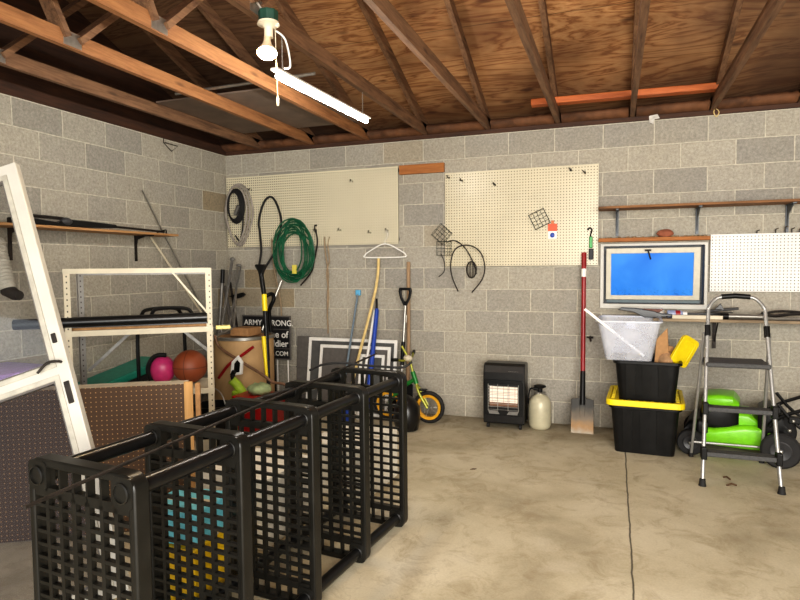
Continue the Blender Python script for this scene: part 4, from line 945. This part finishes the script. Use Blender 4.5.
# ------------------------------------------------------------------ little bike
t = thing('child_bicycle', (2.1, -.35, 0), 'green and yellow small child bicycle standing by the back wall', 'bicycle')
def wheel(c, nm='wheel', r=.15, yaw=0):
    ax = V((math.sin(yaw), math.cos(yaw), 0)); a = V((math.cos(yaw), -math.sin(yaw), 0))
    pts = [V(c)+a*((r-.019)*math.cos(q))+V((0, 0, 1))*((r-.019)*math.sin(q)) for q in [2*PI*i/32 for i in range(32)]]
    w_ = MB().tube(pts, .019, 10, closed=True).build(nm, M_rubber, t, smooth=True)
    MB().lathe([(r-.060, -.015), (r-.035, -.019), (r-.035, .019), (r-.060, .015), (r-.060, -.015)], c, ax, n=32, cap=False).build('rim', M_gold, w_, smooth=True)
    m = MB()
    for i in range(10):
        q = 2*PI*i/10; m.tube([V(c)+ax*(.012*(1 if i % 2 else -1)), V(c)+a*((r-.036)*math.cos(q))+V((0, 0, 1))*((r-.036)*math.sin(q))], .0022, 5)
    m.lathe([(.016, -.03), (.016, .03)], c, ax, n=12); m.build('spokes', M_steel, w_, smooth=True)
fw = (2.38, -.345, .15); rw = (1.98, -.33, .15)
wheel(fw); wheel(rw)
m = MB()
for s in (-.032, .032): m.tube([(2.375, -.345+s, .145), (2.30, -.345+s, .27), (2.27, -.345+s*.6, .335)], .013, 8)
m.tube([(2.27, -.365, .335), (2.27, -.325, .335)], .015, 8).tube([(2.27, -.345, .335), (2.245, -.345, .40)], .013, 8).build('fork', M_lime, t, smooth=True)
MB().tube([(2.262, -.345, .36), (2.225, -.345, .47)], .022, 10).tube([(2.25, -.345, .40), (2.14, -.34, .33), (2.05, -.34, .24)], .020, 10, smooth=4).tube([(2.05, -.34, .24), (1.98, -.33, .15)], .014, 8).tube([(2.05, -.34, .24), (1.99, -.34, .40)], .014, 8).build('frame', M_bgreen, t, smooth=True)
MB().tube([(2.225, -.345, .47), (2.195, -.345, .60)], .012, 8).tube([(2.20, -.345, .57), (2.17, -.345, .62), (2.12, -.34, .70)], .010, 8).tube([(2.14, -.52, .60), (2.16, -.44, .58), (2.19, -.345, .58), (2.19, -.25, .59), (2.17, -.16, .61)], .010, 8, smooth=4).build('handlebar', M_lime, t, smooth=True)
for p0, p1 in (((2.14, -.52, .60), (2.12, -.60, .61)), ((2.17, -.16, .61), (2.155, -.09, .62))): MB().tube([p0, p1], .016, 8).build('grip', M_black, t, smooth=True)
MB().blob((2.20, -.40, .60), (.045, .03, .03), 10, 8).build('bag', M_cream, t, smooth='all')
MB().blob((1.98, -.34, .43), (.09, .05, .025), 14, 8).build('seat', M_black, t, smooth='all')
MB().box(2.28, 2.36, -.375, -.315, .30, .312).build('fender', M_black, t, bevel=.005)
tag(MB().lathe([(.02, 0), (.10, .01), (.12, .1), (.11, .2), (.08, .27), (.02, .31)], (2.26, -.62, 0), n=18).rough(.006, 9).build('trash_bag', M_blacks, smooth='all'), 'glossy black filled bag on the floor behind the small bicycle wheel', 'bag')

# ------------------------------------------------------------------ heater and tank
t = thing('gas_heater', (3.06, -.22, 0), 'black portable gas heater with pale grille plates standing at the back wall', 'heater')
prof = [(0, .045), (.0, .50), (.02, .555), (.05, .575), (.19, .575), (.21, .55), (.21, .045)]
HX0, HX1 = 2.878, 3.242; HY = -.33
m = MB().prism([(p, q) for p, q in prof], (HX0, HY, 0), (0, 1, 0), (0, 0, 1), (HX1-HX0, 0, 0)); m.build('body', M_blacks, t, bevel=.012)
MB().ring(rrect(HX0+.015, HX1-.015, .12, .435, .015, 2), rrect(HX0+.045, HX1-.045, .165, .40, .008, 2), (0, HY-.016, 0), (1, 0, 0), (0, 0, 1), (0, .02, 0)).build('bezel', M_black, t, bevel=.003)
tb = NT('heater_plate'); p = tb.coord(); b_ = tb.n('ShaderNodeTexBrick'); mp = tb.n('ShaderNodeMapping'); tb.put(mp.inputs[0], p); mp.inputs['Rotation'].default_value = (PI/2, 0, 0)
tb.put(b_.inputs['Vector'], mp.outputs[0]); b_.offset = 0; b_.inputs['Scale'].default_value = 1; b_.inputs['Brick Width'].default_value = .05; b_.inputs['Row Height'].default_value = .045; b_.inputs['Mortar Size'].default_value = .002
b_.inputs['Color1'].default_value = (*lin(252, 240, 226), 1); b_.inputs['Color2'].default_value = (*lin(246, 232, 216), 1); b_.inputs['Mortar'].default_value = (*lin(190, 160, 140), 1)
tb.pbsdf(b_.outputs[0], .6)
MB().box(HX0+.06, HX1-.06, HY-.006, HY-.001, .235, .375).build('ceramic_plate', tb.m, t)
MB().box(HX0+.06, HX1-.06, HY-.012, HY-.001, .205, .236).build('burner_bar', paint('rust_bar', (122, 84, 60), .6), t)
m = MB()
for k in range(9): 
    z = .175+k*.026; m.tube([(HX0+.05, HY-.022, z), (HX1-.05, HY-.022, z)], .0018, 5)
for x in (HX0+.05, HX0+.135, HX0+.225, HX1-.05): m.tube([(x, HY-.024, .165), (x, HY-.024, .40)], .0022, 5)
m.build('guard_grille', M_steel, t)
MB().box(HX0+.22, HX0+.31, HY+.004, HY+.012, .498, .512).build('badge', M_steel, t)
MB().prism([(HX0+.05, .165), (HX0+.13, .165), (HX0+.15, .135), (HX0+.06, .135)], (0, HY-.022, 0), (1, 0, 0), (0, 0, 1), (0, .006, 0)).prism([(HX1-.05, .165), (HX1-.13, .165), (HX1-.15, .135), (HX1-.06, .135)], (0, HY-.022, 0), (1, 0, 0), (0, 0, 1), (0, .006, 0)).build('reflector', M_grey, t)
for x in (HX0+.04, HX1-.04):
    for y in (HY+.03, HY+.18): MB().lathe([(.02, -.011), (.02, .011)], (x, y, .02), (1, 0, 0), n=14).box(x-.008, x+.008, y-.008, y+.008, .025, .05).build('caster', M_rubber, t)
t = thing('propane_tank', (3.355, -.20, 0), 'cream gas cylinder with black valve beside the heater', 'tank')
MB().lathe([(.07, 0), (.085, .01), (.097, .04), (.098, .20), (.09, .25), (.065, .285), (.035, .30), (.03, .315)], (3.357, -.20, 0), n=28).lathe([(.1, .115), (.1, .12)], (3.357, -.20, 0), n=28).build('body', M_tank, t, smooth=True)
MB().lathe([(.045, .31), (.05, .318), (.045, .325)], (3.357, -.20, 0), n=20).build('collar', M_steel, t, smooth=True)
MB().tube([(3.357, -.20, .315), (3.357, -.20, .36)], .022, 10).blob((3.357, -.20, .372), (.055, .045, .018), 14, 8).tube([(3.357, -.20, .345), (3.30, -.21, .35)], .014, 8).build('valve', M_black, t, smooth=True)
tag(MB().tube([(3.30, -.21, .35), (3.27, -.18, .34), (3.25, -.16, .26), (3.248, -.14, .20)], .007, 6, smooth=5).build('gas_hose', M_rubber, smooth=True), 'short black gas hose between heater and cylinder', 'hose')

# ------------------------------------------------------------------ totes
def tote(x0, x1, y0, y1, z0, z1, mat, label, flare=.035, rz=0):
    cx, cy = (x0+x1)/2, (y0+y1)/2; t = thing('storage_tote', (cx, cy, z0), label, 'tote', rz=rz); a, b, h = (x1-x0)/2, (y1-y0)/2, z1-z0
    f = flare
    outer0 = rrect(-a+f, a-f, -b+f, b-f, .04, 3); outer1 = rrect(-a, a, -b, b, .045, 3); n = len(outer0)
    inner1 = rrect(-a+.006, a-.006, -b+.006, b-.006, .04, 3); inner0 = rrect(-a+f+.006, a-f-.006, -b+f+.006, b-f-.006, .035, 3)
    m = MB(); Ls = [[m.bm.verts.new((p[0], p[1], z)) for p in poly] for poly, z in ((outer0, 0), (outer1, h), (inner1, h), (inner0, .006))]
    for A, B in zip(Ls, Ls[1:]):
        for i in range(n): m.bm.faces.new([A[i], A[(i+1) % n], B[(i+1) % n], B[i]])
    m.bm.faces.new(Ls[0][::-1]); m.bm.faces.new(Ls[3])
    m.build('body', mat, t, local=True, smooth=True)
    m = MB(); m.ring(rrect(-a-.016, a+.016, -b-.016, b+.016, .05, 4), rrect(-a+.003, a-.003, -b+.003, b-.003, .04, 4), (0, 0, h-.018), (1, 0, 0), (0, 1, 0), (0, 0, .022)); m.build('rim', mat, t, local=True, bevel=.003)
    for k in (-.5, 0, .5):
        for s in (-1, 1):
            m = MB(); q = s*(b-f*.5)
            m.hexa([(k*a-.03, s*(b-f)-.0, .02), (k*a+.03, s*(b-f), .02), (k*a+.03, s*(b-f)+s*.008, .02), (k*a-.03, s*(b-f)+s*.008, .02), (k*a-.035, s*(b-.002), h-.02), (k*a+.035, s*(b-.002), h-.02), (k*a+.035, s*(b+.010), h-.02), (k*a-.035, s*(b+.010), h-.02)])
            m.build('rib', mat, t, local=True)
    return t
TR = math.radians(-3)
t1 = tote(3.96, 4.44, -.73, -.20, 0.0, .365, M_black, 'black storage tote with yellow lid on the floor, bottom of the stack', .03, TR)
t1['label'] = 'lower black storage tote standing on the floor under a yellow lid'
def lid(c, a, b, label, mat=M_yellow, parent=None):
    t = thing('tote_lid', c, label, 'lid', rz=TR)
    MB().prism(rrect(-a+.02, a-.02, -b+.02, b-.02, .04, 3), (0, 0, .0), (1, 0, 0), (0, 1, 0), (0, 0, .012)).build('plate', mat, t, local=True)
    MB().ring(rrect(-a, a, -b, b, .05, 4), rrect(-a+.028, a-.028, -b+.028, b-.028, .035, 4), (0, 0, -.012), (1, 0, 0), (0, 1, 0), (0, 0, .045)).build('rim', mat, t, local=True, bevel=.005)
    m = MB()
    for k in range(-4, 5):
        for s in (-1, 1):
            m.box(k*a/5-.012, k*a/5+.012, s*(b-.045)-.012, s*(b-.045)+.012, .01, .028)
            m.box(s*(a-.045)-.012, s*(a-.045)+.012, k*b/5-.012, k*b/5+.012, .01, .028)
    m.build('ribs', mat, t, local=True)
    return t
lid((4.20, -.465, .380), .275, .295, 'yellow tote lid on the lower black tote, upper tote resting in it')
t2 = tote(3.985, 4.44, -.69, -.22, .393, .70, M_black, 'upper black storage tote resting in the yellow lid', .03, TR)
# clear bin on top (front-left part), tilted a little
t = thing('clear_bin', (4.075, -.49, .706), 'translucent white plastic bin resting on the upper black tote', 'bin', rz=math.radians(-2))
a0, b0_, a1, b1, h = .165, .20, .225, .25, .305
m = MB(); o0 = rrect(-a0, a0, -b0_, b0_, .04, 4); o1 = rrect(-a1, a1, -b1, b1, .05, 4); i1 = rrect(-a1+.004, a1-.004, -b1+.004, b1-.004, .046, 4); i0 = rrect(-a0+.004, a0-.004, -b0_+.004, b0_-.004, .036, 4)
n = len(o0); Ls = [[m.bm.verts.new((p[0], p[1], z)) for p in poly] for poly, z in ((o0, 0), (o1, h), (i1, h), (i0, .004))]
for A, B in zip(Ls, Ls[1:]):
    for i in range(n): m.bm.faces.new([A[i], A[(i+1) % n], B[(i+1) % n], B[i]])
m.bm.faces.new(Ls[0][::-1]); m.bm.faces.new(Ls[3])
M_clear = frosted('clear_plastic', (242, 243, 246), .26)
m.build('body', M_clear, t, local=True, smooth=True)
MB().ring(rrect(-a1-.014, a1+.014, -b1-.014, b1+.014, .055, 4), rrect(-a1+.002, a1-.002, -b1+.002, b1-.002, .046, 4), (0, 0, h-.012), (1, 0, 0), (0, 1, 0), (0, 0, .014)).build('rim', frosted('clear_rim', (228, 230, 234), .6), t, local=True, bevel=.003)
MB().box(-.03, .05, b1-.012, b1-.006, .20, .26).build('paper_tag', M_whitep, t, local=True)
tag(MB().bar((3.752, -.78, 1.10), (4.18, -.64, .74), .012, .020).build('white_strip', M_whitep, bevel=.002), 'white plastic strip leaning out of the clear bin to the upper left', 'strip')
t = thing('tilted_lid', (4.44, -.50, .72), 'yellow tote lid standing tilted in the upper black tote', 'lid')
UL = V((.47, .20, .86)).normalized(); WL = V((.80, .45, -.1)); WL = (WL-UL*WL.dot(UL)).normalized()
cO = V((4.375, -.60, .715)); NL = UL.cross(WL)
MB().prism(rrect(0, .21, 0, .13, .025, 3), cO, UL, WL, NL*.01).build('plate', M_yellow, t, bevel=.002)
MB().ring(rrect(-.01, .22, -.01, .14, .03, 3), rrect(.018, .192, .018, .112, .02, 3), cO-NL*.004, UL, WL, NL*.028).build('rim', M_yellow, t, bevel=.003)
m = MB()
for a, b, zz in ((-.07, .30, .98), (-.02, .34, .95), (.04, .33, .90)): pass
m.hexa([(4.25, -.56, .56), (4.37, -.56, .56), (4.37, -.54, .56), (4.25, -.54, .56), (4.27, -.56, .86), (4.345, -.56, .95), (4.35, -.545, .945), (4.275, -.545, .86)])
m.hexa([(4.26, -.50, .56), (4.40, -.50, .56), (4.40, -.48, .56), (4.26, -.48, .56), (4.28, -.50, .82), (4.40, -.50, .80), (4.40, -.48, .80), (4.28, -.48, .82)])
tag(m.build('cardboard_sheet', M_card, bevel=.003), 'brown torn cardboard standing in the upper black tote behind the clear bin', 'cardboard')
tag(MB().blob((4.34, -.50, .70), (.07, .12, .07), 12, 8).rough(.008, 2).build('rag', paint('tan_rag', (176, 140, 104), .9, var=.2), smooth='all'), 'tan crumpled rag in the upper tote below the tilted lid', 'rag')

# ------------------------------------------------------------------ mower
t = thing('lawn_mower', (4.83, -.45, 0), 'lime green and black electric lawn mower behind the stepladder', 'mower')
def loft(sections, mat, name, bevel=0):
    m = MB(); rings = []
    for x, y0, y1, z0, z1, r in sections:
        rings.append([m.bm.verts.new((x, p[0], p[1])) for p in rrect(y0, y1, z0, z1, r, 4)])
    n = len(rings[0])
    for A, B in zip(rings, rings[1:]):
        for i in range(n): m.bm.faces.new([A[i], A[(i+1) % n], B[(i+1) % n], B[i]])
    m.bm.faces.new(rings[0]); m.bm.faces.new(rings[-1][::-1]); return m.build(name, mat, t, smooth=True)
loft([(4.52, -.62, -.28, .10, .16, .02), (4.56, -.64, -.22, .075, .20, .03), (4.70, -.65, -.21, .07, .20, .04), (4.90, -.65, -.21, .07, .25, .04), (5.02, -.63, -.23, .07, .25, .04), (5.06, -.65, -.25, .09, .22, .03)], M_green, 'deck')
loft([(4.50, -.66, -.24, .13, .19, .02), (4.53, -.65, -.21, .12, .24, .03), (4.60, -.68, -.22, .14, .27, .03), (4.66, -.66, -.24, .16, .26, .03)], M_black, 'front_bumper')
loft([(4.60, -.58, -.32, .20, .33, .03), (4.64, -.62, -.28, .19, .38, .04), (4.80, -.62, -.28, .19, .38, .04), (4.86, -.58, -.32, .20, .34, .03)], M_black, 'motor_housing')
loft([(4.61, -.56, -.34, .37, .40, .012), (4.63, -.60, -.30, .36, .435, .03), (4.72, -.61, -.29, .36, .45, .035), (4.82, -.60, -.30, .36, .445, .03), (4.86, -.56, -.34, .365, .40, .014)], M_green, 'battery_cover')
loft([(4.86, -.60, -.30, .20, .33, .03), (4.92, -.60, -.30, .20, .33, .03), (5.0, -.58, -.32, .20, .27, .03)], M_green, 'rear_cover')
loft([(4.98, -.62, -.28, .20, .36, .03), (5.04, -.64, -.26, .16, .40, .03), (5.14, -.62, -.28, .18, .34, .03)], M_black, 'rear_housing')
def mw(x, y, r):
    w_ = MB().lathe([(r*.55, -.025), (r*.9, -.028), (r, -.018), (r, .018), (r*.9, .028), (r*.55, .025)], (x, y, r), (0, 1, 0), n=28).build('wheel', M_rubber, t, smooth=True)
    MB().lathe([(r*.56, -.03), (r*.50, -.034), (r*.18, -.026), (r*.14, -.038), (.001, -.04)], (x, y, r), (0, 1, 0), n=20, cap=False).build('hub', paint('hub_dark', (48, 48, 50), .4), w_, smooth=True)
    MB().blob((x, y-.042, r), (.014, .006, .014), 10, 6).build('bolt', M_steel, w_, smooth='all')
mw(4.55, -.70, .095); mw(4.55, -.17, .095); mw(5.12, -.735, .125); mw(5.12, -.16, .125)
for s in (-.68, -.22):
    MB().tube([(5.05, s, .27), (5.12, s, .35), (5.30, s, .44), (5.62, s, .60)], .013, 8, smooth=3).build('handle_tube', M_black, t, smooth=True)
    MB().tube([(5.10, s-.02, .44), (5.22, s-.02, .30), (5.40, s-.02, .22), (5.62, s-.02, .20)], .012, 8, smooth=3).build('handle_tube', M_black, t, smooth=True)
MB().tube([(5.62, -.68, .60), (5.62, -.22, .60)], .013, 8).build('handle_tube', M_black, t, smooth=True)
for x, z in ((5.08, .40), (5.2, .34), (5.30, .44)): MB().box(x-.04, x+.04, -.72, -.66, z-.025, z+.025).build('bracket', M_black, t, bevel=.01)
for x, z in ((5.08, .42), (5.19, .34), (5.17, .27)): MB().blob((x, -.728, z), (.012, .008, .012), 8, 6).build('bolt', M_steel, t, smooth='all')

t.rotation_euler = (0, 0, math.radians(-11)); t.location = (4.84, -.40, 0)

# ------------------------------------------------------------------ stepladder
t = thing('step_ladder', (4.74, -.9, 0), 'silver folding step ladder with grey treads in front of the mower', 'ladder')
yl = lambda z: -1.275+z*.36
A = []
LX0, LX1 = 4.513, 4.957; TX0, TX1 = 4.58, 4.925
xl = lambda z: LX0+(TX0-LX0)*z/1.1; xr = lambda z: LX1+(TX1-LX1)*z/1.1
hoop = [(xl(.02), yl(.02), .02), (xl(.5), yl(.5), .5), (xl(1.06), yl(1.06), 1.06), (xl(1.1)+.006, yl(1.12), 1.13), (xl(1.1)+.045, yl(1.18), 1.185), (xl(1.1)+.10, yl(1.2), 1.205),
        (xr(1.1)-.10, yl(1.2), 1.205), (xr(1.1)-.045, yl(1.18), 1.185), (xr(1.1)-.006, yl(1.12), 1.13), (xr(1.06), yl(1.06), 1.06), (xr(.5), yl(.5), .5), (xr(.02), yl(.02), .02)]
MB().tube(hoop, .0125, 10, smooth=4).build('front_frame', M_alu, t, smooth=True)
MB().tube([(xl(1.1)+.085, yl(1.2), 1.205), (4.75, yl(1.21), 1.212), (xr(1.1)-.085, yl(1.2), 1.205)], .0185, 10).build('hand_grip', M_black, t, smooth=True)
BXL, BXR = (4.515, -.645), (4.975, -.645)
for (bx, by), tx in ((BXL, xl(.95)-.018), (BXR, xr(.95)+.018)):
    MB().tube([(bx, by, .01), (tx, yl(.95)+.02, .96)], .011, 10).build('rear_leg', M_alu, t, smooth=True)
    MB().lathe([(.018, 0), (.018, .03)], (bx, by, 0), n=12).build('foot', M_rubber, t, smooth=True)
for x in (LX0, LX1): MB().lathe([(.024, 0), (.02, .02), (.018, .045)], (x, -1.275, 0), n=12).build('foot', M_rubber, t, smooth=True)
for x in (xl(.97), xr(.97)): MB().tube([(x, yl(.94), .94), (x, yl(1.01), 1.01)], .019, 10).build('hinge_collar', M_black, t, smooth=True)
M_tread = paint('tread_dark_grey', (70, 70, 70), .7, var=.2, scale=80)
MB().box(xl(.75)-.005, xr(.75)+.005, yl(.75)-.02, yl(.75)+.25, .735, .768).build('platform', M_tread, t, bevel=.01)
for z in (.475, .20):
    o = MB().box(xl(z)-.012, xr(z)+.012, yl(z)-.035, yl(z)+.055, z-.018, z+.012).build('tread', M_tread, t, bevel=.006)
    MB().box(xl(z)-.018, xl(z)+.018, yl(z)-.04, yl(z)+.02, z-.04, z+.04).build('joint', M_black, o, bevel=.006)
    MB().box(xr(z)-.018, xr(z)+.018, yl(z)-.04, yl(z)+.02, z-.04, z+.04).build('joint', M_black, o, bevel=.006)
MB().tube([(4.527, -.675, .12), (4.973, -.675, .12)], .009, 8).build('rear_brace', M_alu, t, smooth=True)
for s, x in ((-1, xl(.7)), (1, xr(.7))): MB().bar((x-s*.0, yl(.72)+.02, .72), (x, yl(.75)+.26, .76), .004, .02).build('side_strap', M_alu, t)
for p, q in (((4.665, -1.07, .003), (4.70, -1.11, .006)), ((4.66, -1.23, .003), (4.72, -1.22, .006))):
    tag(MB().tube([p, ((p[0]+q[0])/2, (p[1]+q[1])/2+.012, .012), q], .006, 6).build('twig', paint('leaf_brown', (86, 62, 40), .9), smooth=True), 'small dry leaf scrap on the floor between the ladder feet', 'leaf', 'leaf scraps between the ladder feet')
tag(MB().prism([(0, 0), (.03, .01), (.04, .03), (.012, .022)], (3.02, -1.45, .001), (1, 0, 0), (0, 1, 0), (0, 0, .003)).build('leaf', paint('leaf_brown', (86, 62, 40), .9)), 'single dry leaf on the concrete in front of the heater', 'leaf')

# ------------------------------------------------------------------ camera
cam = bpy.data.cameras.new('camera'); co = bpy.data.objects.new('camera', cam); COL.objects.link(co); sc.camera = co
f, yaw, pit, rol = 5.95919666e+02, -3.45476229e-01, -5.59601596e-02, -8.53403851e-03
Fv = V((math.sin(yaw)*math.cos(pit), math.cos(yaw)*math.cos(pit), math.sin(pit))); R0 = V((math.cos(yaw), -math.sin(yaw), 0)); U0 = R0.cross(Fv)
Rv = R0*math.cos(rol)+U0*math.sin(rol); Uv = -R0*math.sin(rol)+U0*math.cos(rol)
mt = Matrix((Rv, Uv, -Fv)).transposed().to_4x4(); mt.translation = V((3.96215427, -5.49635819, 1.43331937)); co.matrix_world = mt
cam.sensor_width = 36; cam.lens = f*36/800; cam.clip_start = .05

# ------------------------------------------------------------------ light
wd = bpy.data.worlds.new('world'); sc.world = wd; wd.use_nodes = True
bg = wd.node_tree.nodes['Background']; bg.inputs[0].default_value = (.86, .92, 1, 1); bg.inputs[1].default_value = 1.2
def area(name, loc, rot, size, sy, power, col):
    l = bpy.data.lights.new(name, 'AREA'); l.shape = 'RECTANGLE'; l.size = size; l.size_y = sy; l.energy = power; l.color = col
    o = bpy.data.objects.new(name, l); COL.objects.link(o); o.location = loc; o.rotation_euler = rot; return o
area('garage_door_daylight', (5.2, -7.3, 1.7), (math.radians(78), 0, math.radians(8)), 3.6, 2.2, 470, (1, .96, .89))
def pt(name, loc, power, col, r):
    l = bpy.data.lights.new(name, 'POINT'); l.energy = power; l.color = col; l.shadow_soft_size = r
    o = bpy.data.objects.new(name, l); COL.objects.link(o); o.location = loc; return o
sc.view_settings.view_transform = 'Standard'; sc.view_settings.exposure = 0.02
try: sc.view_settings.look = 'Medium High Contrast'
except Exception: sc.view_settings.look = 'None'
